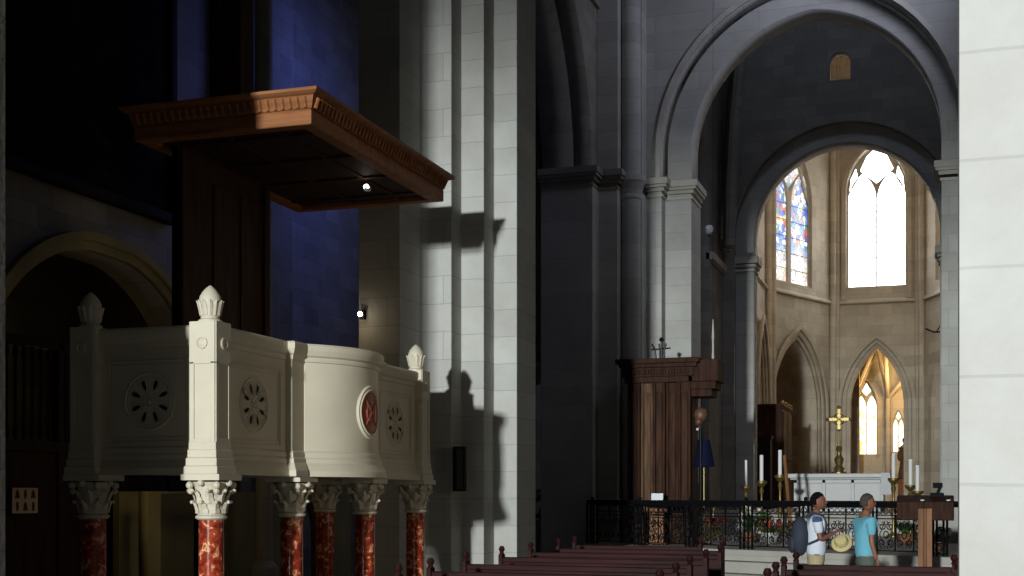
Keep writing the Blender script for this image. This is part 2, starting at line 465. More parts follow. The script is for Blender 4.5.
# stepped left pier beside the pulpit
bm = bmesh.new()
prism(bm, [(-7.54, 16.2), (-6.93, 16.2), (-6.93, 16.92), (-6.84, 17.0), (-6.49, 17.0), (-6.49, 17.4), (-6.15, 17.4), (-6.15, 17.84), (-5.8, 17.84),
           (-5.8, 18.76), (-6.95, 18.76), (-6.95, 19.3), (-7.54, 19.3)], 0, 13)
struct(obj('wall_pier_stepped', bm, 'stone', bevel=.012))
# plinth of that pier
bm = bmesh.new()
prism(bm, [(-6.55, 16.94), (-6.44, 16.94), (-6.44, 17.34), (-6.10, 17.34), (-6.10, 17.78), (-5.75, 17.78), (-5.75, 18.8), (-6.6, 18.8)], 0, .35)
struct(obj('trim_plinth', bm, 'trim', bevel=.02))

# nave arcade wall, second bay and first bay above the arches
plate('wall_arcade', [wall_with_arch(8.2, 30, 0, 13, 18.9, 26.6, 8.4, 4.2)], .45, (-6.95, 0), (0, 1), 'vault', kind='structure')
for o in [bpy.data.objects['wall_arcade']]:
    pass
# the arcade wall outline starts above the open first bay
bpy.data.objects.remove(bpy.data.objects['wall_arcade'])
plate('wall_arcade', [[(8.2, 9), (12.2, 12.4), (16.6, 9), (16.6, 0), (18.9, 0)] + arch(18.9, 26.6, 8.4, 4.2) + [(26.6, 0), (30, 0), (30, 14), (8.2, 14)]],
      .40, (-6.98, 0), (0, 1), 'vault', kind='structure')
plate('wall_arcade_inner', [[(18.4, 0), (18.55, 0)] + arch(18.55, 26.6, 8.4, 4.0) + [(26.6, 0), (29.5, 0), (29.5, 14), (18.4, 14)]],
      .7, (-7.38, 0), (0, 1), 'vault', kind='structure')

# compound pier at the entrance to the crossing
bm = bmesh.new()
prism(bm, [(-8.1, 26.55), (-6.95, 26.55), (-6.95, 27.0), (-6.52, 27.0), (-6.52, 27.55), (-6.12, 27.55), (-6.12, 28.02), (-5.78, 28.02), (-5.78, 28.42),
           (-5.20, 28.42), (-5.20, 29.6), (-8.1, 29.6)], 0, 8.15)
struct(obj('wall_pier_crossing', bm, 'stone', bevel=.015))
bm = bmesh.new()
prof = [(.21, 0), (.21, 7.95), (.24, 7.97), (.24, 8.03), (.22, 8.05), (.3, 8.3), (.33, 8.33), (.33, 8.45), (.21, 8.47), (.21, 13)]
lathe(bm, prof, (-6.33, 27.42, 0), 20); struct(obj('trim_shaft', bm, 'stone', smooth=True))
bm = bmesh.new(); prism(bm, [(-6.97, 27.0), (-6.52, 27.0), (-6.52, 27.55), (-6.12, 27.55), (-6.12, 28.1), (-6.97, 28.1)], 8.45, 14)
struct(obj('wall_pier_crossing_upper', bm, 'stone'))
# impost capitals
def impost(name, x0, x1, y0, y1, z0=8.12):
    bm = bmesh.new()
    for k, (e, a, b) in enumerate(((.03, 0, .06), (.0, .06, .12), (.06, .12, .20), (.12, .20, .26), (.15, .26, .40))):
        box(bm, x0 - e * .2, x1 + e, y0 - e, y1 + e * 0, z0 + a, z0 + b)
    return struct(obj(name, bm, 'vault' if x0 < -6.5 else 'trim', bevel=.008))  # left imposts take the darker stone to paint their shade
impost('trim_impost', -6.95, -6.53, 27.0, 27.5)
impost('trim_impost', -8.1, -6.96, 26.55, 27.0)
impost('trim_impost', -6.10, -5.78, 28.02, 28.4)
impost('trim_impost', -5.74, -5.20, 28.42, 29.5)
bm = bmesh.new()
for e, a, b in ((.03, 0, .06), (.06, .12, .20), (.12, .20, .26), (.15, .26, .40)):
    box(bm, .03 - e, .9, 28.42 - e, 29.5, 8.12 + a, 8.12 + b)
struct(obj('trim_impost', bm, 'trim'))
bm = bmesh.new(); box(bm, .03, .9, 28.42, 29.6, 0, 8.15); box(bm, .40, 1.1, 28.02, 29.6, 0, 20); struct(obj('wall_crossing_right_pier', bm, 'stone'))
# west wall of the crossing over the great arch
plate('wall_crossing_west', [[(-7.6, 8.5), (-5.78, 8.5)] + arch(-5.78, .42, 9.12, 3.36, 24) + [(.42, 8.5), (1.4, 8.5), (1.4, 20), (-7.6, 20)]], .4, (0, 28.02), (1, 0), 'stone', kind='structure')
plate('trim_great_arch_inner', [[(-5.72, 8.5), (-5.2, 8.5)] + arch(-5.2, .03, 9.12, 2.88, 24) + [(.03, 8.5), (.36, 8.5)] + arch(-5.72, .36, 9.12, 3.32, 24)[::-1]],
      .8, (0, 28.42), (1, 0), 'stone', kind='structure')
plate('trim_great_arch_hood', [ring(-5.80, .42, 8.5, 9.12, 3.38, .10)[0]], .08, (0, 27.95), (1, 0), 'trim', kind='structure')

# crossing
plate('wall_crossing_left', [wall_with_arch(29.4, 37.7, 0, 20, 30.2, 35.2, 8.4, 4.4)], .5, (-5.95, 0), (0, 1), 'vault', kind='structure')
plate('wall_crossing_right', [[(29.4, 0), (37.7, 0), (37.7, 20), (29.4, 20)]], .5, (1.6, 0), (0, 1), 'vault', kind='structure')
bm = bmesh.new(); box(bm, -6.05, -5.86, 29.4, 30.2, 8.0, 8.2); box(bm, -6.05, -5.82, 35.2, 37.5, 8.0, 8.2); struct(obj('trim_cornice', bm, 'trim', bevel=.01))
bm = bmesh.new(); box(bm, -12.3, -12, 20, 40, 0, 16); struct(obj('wall_transept_left', bm, 'rough'))
bm = bmesh.new(); box(bm, -12, -6.2, 38.2, 38.5, 0, 16); struct(obj('wall_transept_east', bm, 'rough'))
bm = bmesh.new(); box(bm, -12, -6.5, 37.6, 38.2, 7.95, 8.15); struct(obj('trim_ledge', bm, 'trim'))
# squinch ribs in the corner
bm = bmesh.new()
for k in range(3):
    pts = [(-5.75 + .12 * k + .9 * 2 * (1 - cos(t * pi / 24)), 36.9 - 1.4 * k * .3, 8.5 + 9.5 * sin(t * pi / 24)) for t in range(13)]
    tube(bm, pts, .16, 8)
struct(obj('trim_rib', bm, 'vault', smooth=True))
# east wall of the crossing with the second arch and the little opening above
hx0, hx1 = -2.95, -2.38
plate('wall_crossing_east', [[(-6.1, 0), (-5.62, 0)] + arch(-5.62, .5, 9.0, 3.08, 24) + [(.5, 0), (1.6, 0), (1.6, 20), (-6.1, 20)],
                             opening(hx0, hx1, 13.25, 13.75, .29)], .4, (0, 37.5), (1, 0), 'vault', kind='structure')
plate('trim_choir_arch', [[(-5.66, 0), (-5.11, 0)] + arch(-5.11, 0, 9.0, 2.57, 24) + [(0, 0), (.55, 0)] + arch(-5.66, .55, 9.0, 3.12, 24)[::-1]],
      .8, (0, 37.8), (1, 0), 'stone', kind='structure')
bm = bmesh.new()
for e, a, b in ((.04, 0, .08), (.08, .12, .2), (.14, .22, .42)):
    box(bm, -5.75, -5.11 + e, 37.75 - e, 38.6, 8.05 + a, 8.05 + b); box(bm, -0.0 - e, .6, 37.75 - e, 38.6, 8.05 + a, 8.05 + b)
struct(obj('trim_impost', bm, 'trim'))

# vaults overhead, out of the picture but closing the building
def barrel(name, x0, x1, y0, y1, zs, rise):
    a = arch(x0, x1, zs, rise); o = [(x0 - .4, zs), *[(x, z + .4) for x, z in a], (x1 + .4, zs)]
    plate(name, [o + a[::-1]], y1 - y0, (0, y0), (1, 0), 'vault', kind='structure')
barrel('ceiling_nave', -7.2, 2.6, 2, 28.0, 13, 5)
bm = bmesh.new(); box(bm, -6.2, 2, 28, 38, 19.5, 19.9); struct(obj('ceiling_crossing', bm, 'vault'))
bm = bmesh.new(); box(bm, -11.6, -6.9, 5, 31, 12, 12.4); struct(obj('ceiling_aisle', bm, 'vault'))
bm = bmesh.new(); box(bm, -12.2, -6.4, 31, 38.4, 15.5, 15.9); struct(obj('ceiling_transept', bm, 'vault'))
bm = bmesh.new(); box(bm, -7, 2, 38, 57, 19.5, 19.9); struct(obj('ceiling_choir', bm, 'choir'))

# choir: straight side walls and three sides of the apse
A, B_, Cc, D = (-6.2, 49.3), (-4.15, 54.0), (-.64, 54.0), (1.35, 49.3)
def bay(name, p, q, win, low, zt=19.5, th=.9):
    L = math.hypot(q[0] - p[0], q[1] - p[1]); u = ((q[0] - p[0]) / L, (q[1] - p[1]) / L)
    loops = [[(0, 1.1)]]
    lo = loops[0]
    if low: a0, a1, zs, rise = low; lo += [(a0, 1.1)] + arch(a0, a1, zs, rise) + [(a1, 1.1)]
    lo += [(L, 1.1), (L, zt), (0, zt)]
    if win: loops.append(opening(*win))
    w_ = plate(name, loops, th, p, u, 'choir', kind='structure')
    return u, L
def rings_for(p, u, low, tag_='trim_arch_moulding', setb=((.26, .10), (.50, -.0))):
    a0, a1, zs, rise = low
    for wd, off in ((.16, .05), (.32, .14), (.50, .24)):
        n = (u[1], -u[0])
        plate(tag_, ring(a0 - (wd - .16), a1 + (wd - .16), 1.16, zs, rise + (wd - .16), .13), .10, (p[0] + n[0] * off, p[1] + n[1] * off), u, 'choir', kind='structure')
LL = math.hypot(B_[0] - A[0], B_[1] - A[1])
lowL = (.45, LL - 1.15, 4.9, 2.75)
winL = (.30, 3.50, 9.75, 13.0, 2.35)
uL, _ = bay('wall_apse_left', A, B_, winL, lowL)
lowC = (.72, 2.78, 5.2, 2.32)
winC = (.56, 2.90, 9.95, 13.75, 1.95)
uC, _ = bay('wall_apse_centre', B_, Cc, winC, lowC, th=.5)
uR, LR = bay('wall_apse_right', Cc, D, (1.2, LL - 1.2, 9.9, 13.4, 1.8), (.8, LL - 1.6, 5.0, 2.4))
bay('wall_choir_left', (-6.2, 38.5), A, None, (7.4, 10.1, 4.6, 3.0))
bay('wall_choir_right', D, (1.35, 38.5), None, None)
rings_for(A, uL, lowL); rings_for(B_, uC, lowC); rings_for((-6.2, 38.5), (0, 1), (7.4, 10.1, 4.6, 3.0))
# splayed jambs round the tall windows
def splay(p, u, win, d=.35):
    a0, a1, zb, zs, rise = win; n = (u[1], -u[0])
    plate('trim_window_splay', ring(a0 - .02, a1 + .02, zb - .5, zs, rise, .16), .12, (p[0] + n[0] * .1, p[1] + n[1] * .1), u, 'choir', kind='structure')
splay(B_, uC, winC)
# wall shafts, string course
bm = bmesh.new()
for x, y in ((B_[0] + .05, B_[1] - .12), (Cc[0] - .05, Cc[1] - .12), (A[0] + .12, A[1] - .05), (D[0] - .12, D[1] - .05)):
    for dx in (-.16, 0, .16):
        lathe(bm, [(.17, 1.16), (.17, 1.5), (.10 if dx else .13, 1.6), (.10 if dx else .13, 19.4)], (x + dx, y + (.07 if dx else -.05), 0), 12)
struct(obj('trim_wall_shaft', bm, 'choir', smooth=True))
bm = bmesh.new(); sweep(bm, [(-6.2, 38.6), A, B_, Cc, D, (1.35, 38.6)], [(-.02, 9.24), (.12, 9.30), (.12, 9.36), (-.02, 9.5)])
struct(obj('trim_string_course', bm, 'choir'))

# stained windows: pane + tracery
def window(name, p, u, win, glass, wv=.03, depth=.3):
    a0, a1, zb, zs, rise = win; n = (-u[1], u[0])
    o = (p[0] + n[0] * depth, p[1] + n[1] * depth)
    g = plate(name, [opening(a0 + .01, a1 - .01, zb + .01, zs, rise - .01)], .03, (o[0] + n[0] * .08, o[1] + n[1] * .08), u, glass, kind='structure')
    c = (a0 + a1) / 2
    outer = opening(a0, a1, zb, zs, rise)
    holes = []
    zl = zs + .15
    for s0, s1 in ((a0 + .07, c - wv), (c + wv, a1 - .07)):
        holes.append(opening(s0, s1, zb + .07, zl - .35, (s1 - s0) * .95, 8))
    # upper light and two corner lights
    h = (a1 - a0) / 2
    top = zs + rise
    holes.append([(c, zl + .25), (c + h * .52, zl + h * .64), (c + h * .55, top - rise * .50), (c + h * .33, top - rise * .22), (c, top - .07), (c - h * .33, top - rise * .22), (c - h * .55, top - rise * .50), (c - h * .52, zl + h * .64)])
    for s in (-1, 1):
        holes.append([(c + s * h * .62, zl + h * .40), (c + s * (h - .10), zl - .10), (c + s * (h - .16), zl + h * .42), (c + s * h * .70, zl + h * .78)])
    t = plate('tracery', [outer] + holes, .14, o, u, 'lead'); t.parent = g
    bm = bmesh.new()
    k = 0
    z = zb + .6
    while z < zs - .1:
        for s0, s1 in ((a0, c), (c, a1)):
            q0 = (o[0] + u[0] * s0, o[1] + u[1] * s0); q1 = (o[0] + u[0] * s1, o[1] + u[1] * s1)
            tube(bm, [(q0[0] + n[0] * .04, q0[1] + n[1] * .04, z), (q1[0] + n[0] * .04, q1[1] + n[1] * .04, z)], .012, 4)
        z += .62
    b = obj('saddle_bars', bm, 'iron', g)
    return g
window('window_1', A, uL, winL, 'glassb', .13, .10)
window('window_2', B_, uC, winC, 'glassw')
window('window_3', Cc, uR, (1.2, LL - 1.2, 9.9, 13.4, 1.8), 'glassg')

# ambulatory and axial chapel behind the centre arch
bm = bmesh.new(); box(bm, -9, -8.7, 45, 60, 0, 9.3); box(bm, 4.6, 4.9, 45, 60, 0, 9.3); box(bm, -9, 4.9, 54.9, 60.5, 9.0, 9.3); box(bm, -9, -6.9, 45, 55, 9.0, 9.3)
struct(obj('wall_ambulatory', bm, 'choir'))
bm = bmesh.new(); box(bm, -8.8, -3.3, 57.8, 58.2, 1.1, 9.2); struct(obj('wall_ambulatory_left', bm, 'rough'))
wx0, wx1 = XY(855.5, 60.5), XY(877, 60.5)
wy0, wy1 = XY(892.5, 60.5), XY(904, 60.5)
plate('wall_chapel', [[(-4.6, 1.1), (3.5, 1.1), (3.5, 9.2), (-4.6, 9.2)], opening(wx0, wx1, 3.4, 5.5, 1.25), opening(wy0, wy1, 3.5, 4.6, .8)], .5, (0, 60.5), (1, 0), 'choir', kind='structure')
for nm, (q0, q1, zb, zs, rs) in (('window_4', (wx0, wx1, 3.4, 5.5, 1.25)), ('window_5', (wy0, wy1, 3.5, 4.6, .8))):
    g = plate(nm, [opening(q0, q1, zb, zs, rs)], .03, (0, 60.8), (1, 0), 'glassg', kind='structure')
    c = (q0 + q1) / 2
    t = plate('tracery', [opening(q0, q1, zb, zs, rs), opening(q0 + .03, c - .02, zb + .04, zs + .05, rs * .42, 8), opening(c + .02, q1 - .03, zb + .04, zs + .05, rs * .42, 8),
                          [(c, zs + rs * .45), (c + (q1 - q0) * .22, zs + rs * .62), (c, zs + rs * .92), (c - (q1 - q0) * .22, zs + rs * .62)]], .1, (0, 60.6), (1, 0), 'lead'); t.parent = g
    plate('trim_window_moulding', ring(q0 - .02, q1 + .02, zb, zs, rs, .12), .12, (0, 60.38), (1, 0), 'choir', kind='structure')
# vault ribs and a shaft of the ambulatory
bm = bmesh.new()
def rib(p0, p1, rise, r=.09, n=14):
    pts = []
    for i in range(n + 1):
        t = i / n; q = Vector(p0).lerp(Vector(p1), t); q.z += rise * sin(pi * t / 2) if p1[2] > p0[2] - 9 else 0; pts.append(q)
    tube(bm, pts, r, 8)
rx = XY(888, 60.2)
lathe(bm, [(.2, 1.16), (.2, 1.6), (.12, 1.7), (.12, 6.0), (.18, 6.15)], (rx, 60.2, 0), 12)
rib((rx, 60.2, 5.9), (-2.9, 57.0, 6.9), 2.0); rib((rx, 60.2, 5.9), (.8, 57.0, 6.9), 1.5); rib((rx, 60.2, 5.9), (rx, 55.2, 7.0), 1.4)
rib((-4.0, 60.2, 4.6), (-2.3, 59.0, 7.4), 1.3, .10); rib((-4.1, 58.4, 4.4), (-2.3, 58.4, 7.6), 1.2, .12)
struct(obj('trim_vault_rib', bm, 'choir', smooth=True))

# left aisle
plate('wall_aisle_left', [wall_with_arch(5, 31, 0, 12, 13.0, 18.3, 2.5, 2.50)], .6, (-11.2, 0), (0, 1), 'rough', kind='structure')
for wd, off in ((0, .0), (.12, .07)):
    plate('trim_aisle_arch', ring(13.0 - wd, 18.3 + wd, 0, 2.5, 2.50 + wd, .11), .10, (-11.16 + off, 0), (0, 1), 'ochre', kind='structure')
bm = bmesh.new(); box(bm, -16, -15.7, 10, 22, 0, 7); box(bm, -16, -11.9, 9.7, 10, 0, 7); box(bm, -16, -11.9, 22, 22.3, 0, 7); box(bm, -16, -11.8, 10, 22, 6.6, 6.9)
struct(obj('wall_side_chapel', bm, 'rough'))
bm = bmesh.new(); prism(bm, [(-11.2, 18.6), (-10.75, 18.6), (-10.75, 19.2), (-10.5, 19.2), (-10.5, 19.9), (-10.75, 19.9), (-10.75, 20.4), (-11.2, 20.4)], 0, 12)
struct(obj('wall_aisle_pilaster', bm, 'rough'))
bm = bmesh.new(); box(bm, -10.7, -10.42, 19.1, 20.0, 7.55, 7.7); struct(obj('trim_aisle_moulding', bm, 'trim'))
bm = bmesh.new(); lathe(bm, [(.22, 0), (.22, .5), (.13, .6), (.13, 12)], (XY(264, 17.7), 17.7, 0), 16); struct(obj('trim_aisle_shaft', bm, 'stone', smooth=True))
plate('wall_aisle_east', [[(-12, 0), (-10.2, 0)] + arch(-10.2, -8.35, 3.2, 1.25) + [(-8.35, 0), (-7.0, 0), (-7.0, 12), (-12, 12)]], .4, (0, 30.6), (1, 0), 'rough', kind='structure')
plate('trim_aisle_door_arch', ring(-10.2, -8.35, 0, 3.2, 1.25, .22), .15, (0, 30.45), (1, 0), 'stone', kind='structure')
plate('trim_aisle_door_arch', ring(-10.45, -8.1, 0, 3.2, 1.5, .14), .10, (0, 30.36), (1, 0), 'stone', kind='structure')
# low arcaded wall of the side aisle seen under the pulpit
plate('wall_low_arcade', [[(15.2, 0), (15.5, 0), (15.5, 1.62), (17.25, 1.62), (17.25, 0), (18.9, 0)] + arch(18.9, 20.3, .9, .75) + [(20.3, 0), (21.6, 0), (21.6, 2.4), (20.9, 2.4), (20.9, 1.65), (15.2, 1.65)]],
      .15, (-10.2, 0), (0, 1), 'ochre', kind='structure')
bm = bmesh.new(); box(bm, -10.9, -10.8, 15.4, 17.3, 0, 1.65); struct(obj('wall_low_panel', bm, 'ochre'))
bm = bmesh.new(); box(bm, -10.9, -10.8, 18.0, 19.2, 0, 1.4); struct(obj('wall_low_panel', bm, 'ochre'))

# ================================================================== PULPIT
pul = empty('pulpit', (-6.4, 13.0, 0), 'cream carved stone pulpit with bowed front, raised on red marble columns beside the stepped pier', 'pulpit')
PO = Vector((-6.4, 13.0, 0))
def bend(bm):          # lay a flat thing on the bowed front
    tv = Vector((-sin(tm), cos(tm), 0)); nv = Vector((cos(tm), sin(tm), 0)); c = Vector((mx_, my_, mdz))
    for v in bm.verts:
        t = (v.co - c).dot(tv); v.co -= nv * (R_ - sqrt(R_ * R_ - t * t))
    return bm
def ppart(name, bm, mat, parent=pul, smooth=False, bevel=0):
    bmesh.ops.translate(bm, verts=bm.verts, vec=-PO)
    return obj(name, bm, mat, parent, smooth=smooth, bevel=bevel)
XB, YN, YF = -7.62, 10.52, 15.50
XP = -6.37
cY, R_, cX = 13.01, 1.16, -5.93 - 1.16
a0 = math.asin(.83 / R_)
bow = [(cX + R_ * cos(t), cY + R_ * sin(t)) for t in [(-a0 + 2 * a0 * i / 20) for i in range(21)]]
side_path = [(XP, YN), (XP, 11.92), (-6.29, 11.92), (-6.29, 12.18)] + bow[0:] + [(-6.29, 13.84), (-6.29, 14.1), (XP, 14.1), (XP, YF)]
# travel so that outward is to the right: from the back corner along the front, then to the far end
full_path = [(XB, YN)] + side_path + [(XB, YF)]
body = [(-.16, 1.95), (0, 1.95), (0, 3.0), (-.16, 3.0)]
cor = [(-.18, 2.98), (.0, 2.98), (.012, 2.985), (.02, 3.01), (.02, 3.03), (.045, 3.05), (.06, 3.09), (.065, 3.10), (.065, 3.15), (.05, 3.17), (-.18, 3.17)]
base = [(-.18, 2.06), (0.0, 2.06), (.018, 2.04), (.022, 2.02), (.022, 1.99), (.038, 1.97), (.042, 1.93), (.055, 1.92), (.078, 1.87), (.095, 1.85), (.095, 1.79), (-.18, 1.79)]
bm = bmesh.new(); sweep(bm, full_path, body); ppart('parapet', bm, 'pulpit', smooth=True)
bm = bmesh.new(); sweep(bm, full_path, cor); ppart('cornice', bm, 'pulpit', smooth=True)
bm = bmesh.new(); sweep(bm, full_path, base); ppart('base_moulding', bm, 'pulpit', smooth=True)
bm = bmesh.new(); prism(bm, [(XB + .1, YN + .1), (XP - .02, YN + .1)] + [(x - .03, y) for x, y in bow] + [(XP - .02, YF - .1), (XB + .1, YF - .1)], 1.80, 1.95)
ppart('platform', bm, 'pulpit')
# corner posts with sunk panels, roundels and finials
def post(x, y, s=.13):
    bm = bmesh.new(); box(bm, x - s, x + s, y - s, y + s, 1.95, 3.19)
    # raised frame strips leave a sunk panel on the faces
    for ax in (0, 1):
        for sg in (-1, 1):
            def strip(u0, u1, z0, z1):
                e0, e1 = s, s + .012
                a, b_ = (e0, e1) if sg > 0 else (-e1, -e0)
                if ax == 0: box(bm, x + a, x + b_, y + u0, y + u1, z0, z1)
                else: box(bm, x + u0, x + u1, y + a, y + b_, z0, z1)
            strip(-s, -s + .045, 2.08, 2.82); strip(s - .045, s, 2.08, 2.82); strip(-s + .045, s - .045, 2.08, 2.12); strip(-s, s, 2.80, 3.19)
    p = ppart('corner_post', bm, 'pulpit', bevel=.004)
    bm = bmesh.new()
    for z, e in ((1.79, .045), (1.865, .032), (1.94, .02), (2.01, .012)): box(bm, x - s - e, x + s + e, y - s - e, y + s + e, z, z + .075)
    ppart('post_base', bm, 'pulpit', p, bevel=.008)
    for rot, off in ((Matrix.Rotation(pi / 2, 3, 'Y'), (s + .012, 0)), (Matrix.Rotation(pi / 2, 3, 'X'), (0, -s - .012))):
        bm = bmesh.new(); lathe(bm, [(.052, -.004), (.058, .012), (.044, .016), (.038, .006), (.028, .012), (.008, .014)], (x + off[0], y + off[1], 2.99), 18, rot=rot)
        ppart('roundel', bm, 'pulpit', p, smooth=True)
    # finial: bud rising out of a ring of leaves
    bm = bmesh.new()
    z = 3.19
    lathe(bm, [(.125, z), (.125, z + .02), (.095, z + .035), (.10, z + .05), (.092, z + .07), (.106, z + .13), (.118, z + .17), (.119, z + .20), (.108, z + .24), (.083, z + .28), (.055, z + .31), (.03, z + .33), (.005, z + .345)], (x, y, 0), 28)
    for v in bm.verts: v.co.x = x + (v.co.x - x) * .88; v.co.y = y + (v.co.y - y) * .88
    ppart('finial', bm, 'pulpit', p, smooth=True)
    bm = bmesh.new()
    for k in range(12):
        t = 2 * pi * k / 12
        d = Vector((cos(t), sin(t), 0)); sd = Vector((-sin(t), cos(t), 0)); c = Vector((x, y, 0))
        rows = [(.096, z + .06, .024), (.108, z + .11, .028), (.120, z + .155, .026), (.128, z + .185, .018), (.135, z + .20, .004)]
        prev = None
        for r, zz, wd in rows:
            a = bm.verts.new(c + d * r - sd * wd + Vector((0, 0, zz))); m_ = bm.verts.new(c + d * (r + .012) + Vector((0, 0, zz))); b2 = bm.verts.new(c + d * r + sd * wd + Vector((0, 0, zz)))
            if prev: bm.faces.new((prev[0], prev[1], m_, a)); bm.faces.new((prev[1], prev[2], b2, m_))
            prev = (a, m_, b2)
    for v in bm.verts: v.co.x = x + (v.co.x - x) * .88; v.co.y = y + (v.co.y - y) * .88
    o = ppart('finial_leaves', bm, 'pulpit', p)
    sm = o.modifiers.new('t', 'SOLIDIFY'); sm.thickness = .008
for px_, py_ in ((-6.40, 10.53), (-7.70, 10.53), (-6.40, 15.49), (-7.70, 15.49)): post(px_, py_)
# sunk panels with rosettes, the shade of their piercings painted as dark faces
def rosette_panel(c, u, halfw, z0=2.10, z1=2.86, r0=.265):
    """c: centre on the face, u: unit plan vector along the face; outward is to the right of u"""
    n = Vector((u[1], -u[0], 0)); U = Vector((u[0], u[1], 0)); zc = (z0 + z1) / 2; cc = Vector((c[0], c[1], zc))
    bm = bmesh.new()
    def P(a, b, o): return cc + U * a + Vector((0, 0, b)) + n * o
    hz = (z1 - z0) / 2
    for k, (ww, hh, t) in enumerate(((halfw, hz, .012), (halfw - .04, hz - .04, .007))):
        corners = [(-ww, -hh), (ww, -hh), (ww, hh), (-ww, hh)]
        tube(bm, [P(a, b, .004) for a, b in corners], t, 6, closed=True)
    fr = ppart('panel_frame', bm, 'pulpit')
    bm = bmesh.new()
    for rr, t in ((r0, .013), (r0 - .035, .007), (.055, .010)):
        tube(bm, [P(rr * cos(t_ * pi / 16), rr * sin(t_ * pi / 16), .004) for t_ in range(32)], t, 6, closed=True)
    for k in range(8):
        t_ = pi / 8 + k * pi / 4
        pts = []
        for q in range(10):
            s = 2 * pi * q / 10; rr = .158 + .060 * cos(s); tt = t_ + .20 * sin(s)
            pts.append(P(rr * cos(tt), rr * sin(tt), .006))
        tube(bm, pts, .006, 5, closed=True)
    for k in range(8):
        t_ = k * pi / 4
        tube(bm, [P(.05 * cos(t_), .05 * sin(t_), .005), P(.215 * cos(t_), .215 * sin(t_), .005)], .006, 5)
    ball(bm, P(0, 0, .0), .03, 10, 6)
    ro = ppart('rosette', bm, 'pulpit', smooth=True)
    for k in range(8):
        bm = bmesh.new()
        t_ = pi / 8 + k * pi / 4
        vs = []
        for q in range(12):
            s = 2 * pi * q / 12; rr = .158 + .050 * cos(s); tt = t_ + .12 * sin(s)
            vs.append(bm.verts.new(P(rr * cos(tt), rr * sin(tt), .003)))
        bm.faces.new(vs); ppart('petal_hole_shade', bm, 'pulpit_dk', ro)['label'] = 'dark face painted as shade in the pierced petal of the rosette'
rosette_panel((XP, 11.28), (0, 1), .52)
rosette_panel((XP, 14.74), (0, 1), .50)
rosette_panel((-7.04, YN), (1, 0), .44)
# red marble medallion on the bow
mdz = 2.50; tm = radians(2)
mx_, my_ = cX + (R_ - .012) * cos(tm), cY + (R_ - .022) * sin(tm)
rotm = Matrix.Rotation(tm, 3, 'Z') @ Matrix.Rotation(pi / 2, 3, 'Y')
bm = bmesh.new(); lathe(bm, [(.30, -.06), (.30, .012), (.285, .034), (.265, .026), (.25, .038), (.232, .028), (.232, -.06)], (mx_, my_, mdz), 36, rot=rotm)
md = ppart('medallion_ring', bend(bm), 'pulpit', smooth=True)
bm = bmesh.new(); lathe(bm, [(.235, -.05), (.235, .018), (.18, .020), (.12, .022), (.06, .022), (.01, .022)], (mx_, my_, mdz), 36, rot=rotm)
o = ppart('medallion_disc', bend(bm), 'rdisc', md); o['label'] = 'red marble disc with a carved cross'
bm = bmesh.new()
nrmv = Vector((cos(tm), sin(tm), 0)); tv = Vector((-sin(tm), cos(tm), 0))
for a in (.35, .35 + pi / 2):
    tube(bm, [Vector((mx_, my_, mdz)) + nrmv * .022 + (tv * cos(a + .45) + Vector((0, 0, 1)) * sin(a + .45)) * r for r in (-.19, -.1, 0, .1, .19)], .012, 6)
tube(bm, [Vector((mx_, my_, mdz)) + nrmv * .020 + tv * .11 * cos(q * pi / 10) + Vector((0, 0, .11 * sin(q * pi / 10))) for q in range(20)], .009, 6, closed=True)
o = ppart('medallion_carving', bend(bm), 'rdisc', md)
# columns
def column(x, y, vis=True):
    bm = bmesh.new(); lathe(bm, [(.112, .30), (.118, .8), (.115, 1.40)], (x, y, 0), 28)
    sh = ppart('column_shaft', bm, 'rmarble', smooth=True); sh['label'] = 'polished red marble shaft with pale veins'
    bm = bmesh.new()
    lathe(bm, [(.12, 1.37), (.145, 1.385), (.145, 1.405), (.125, 1.42), (.128, 1.46), (.135, 1.60), (.155, 1.68), (.175, 1.72)], (x, y, 0), 24)
    box(bm, x - .20, x + .20, y - .20, y + .20, 1.735, 1.79)
    # two tiers of acanthus leaves and corner volutes
    for tier, (n, zb, h, r0, r1) in enumerate(((8, 1.43, .13, .128, .175), (8, 1.52, .15, .135, .205))):
        for k in range(n):
            t = 2 * pi * (k + .5 * tier) / n
            d = Vector((cos(t), sin(t), 0)); sd = Vector((-sin(t), cos(t), 0)); c = Vector((x, y, 0)); prev = None
            for q in range(6):
                s = q / 5; r = r0 + (r1 - r0) * s ** 2.2; zz = zb + h * (s if s < .85 else .85 - (s - .85) * .8); wd = .045 * (1 - .65 * s) + (.008 if q % 2 else 0)
                a = bm.verts.new(c + d * r - sd * wd + Vector((0, 0, zz))); m_ = bm.verts.new(c + d * (r + .02) + Vector((0, 0, zz))); b2 = bm.verts.new(c + d * r + sd * wd + Vector((0, 0, zz)))
                if prev: bm.faces.new((prev[0], prev[1], m_, a)); bm.faces.new((prev[1], prev[2], b2, m_))
                prev = (a, m_, b2)
            ball(bm, c + d * (r1 + .005) + Vector((0, 0, zb + h * .8)), .018, 8, 5)
    for k in range(4):
        t = pi / 4 + k * pi / 2; d = Vector((cos(t), sin(t), 0)); c = Vector((x, y, 1.69))
        ball(bm, c + d * .20, .036, 10, 7); ball(bm, c + d * .19 - Vector((0, 0, .055)), .030, 8, 6)
        ball(bm, Vector((x, y, 1.71)) + Vector((cos(t - pi / 4), sin(t - pi / 4), 0)) * .185, .032, 8, 6)
    ca = ppart('capital', bm, 'pulpit', sh, smooth=False)
    bm = bmesh.new(); box(bm, x - .19, x + .19, y - .19, y + .19, 0, .12); lathe(bm, [(.18, .12), (.185, .16), (.16, .19), (.14, .22), (.15, .26), (.13, .30), (.115, .31)], (x, y, 0), 24)
    ppart('column_base', bm, 'pulpit', sh, smooth=True)
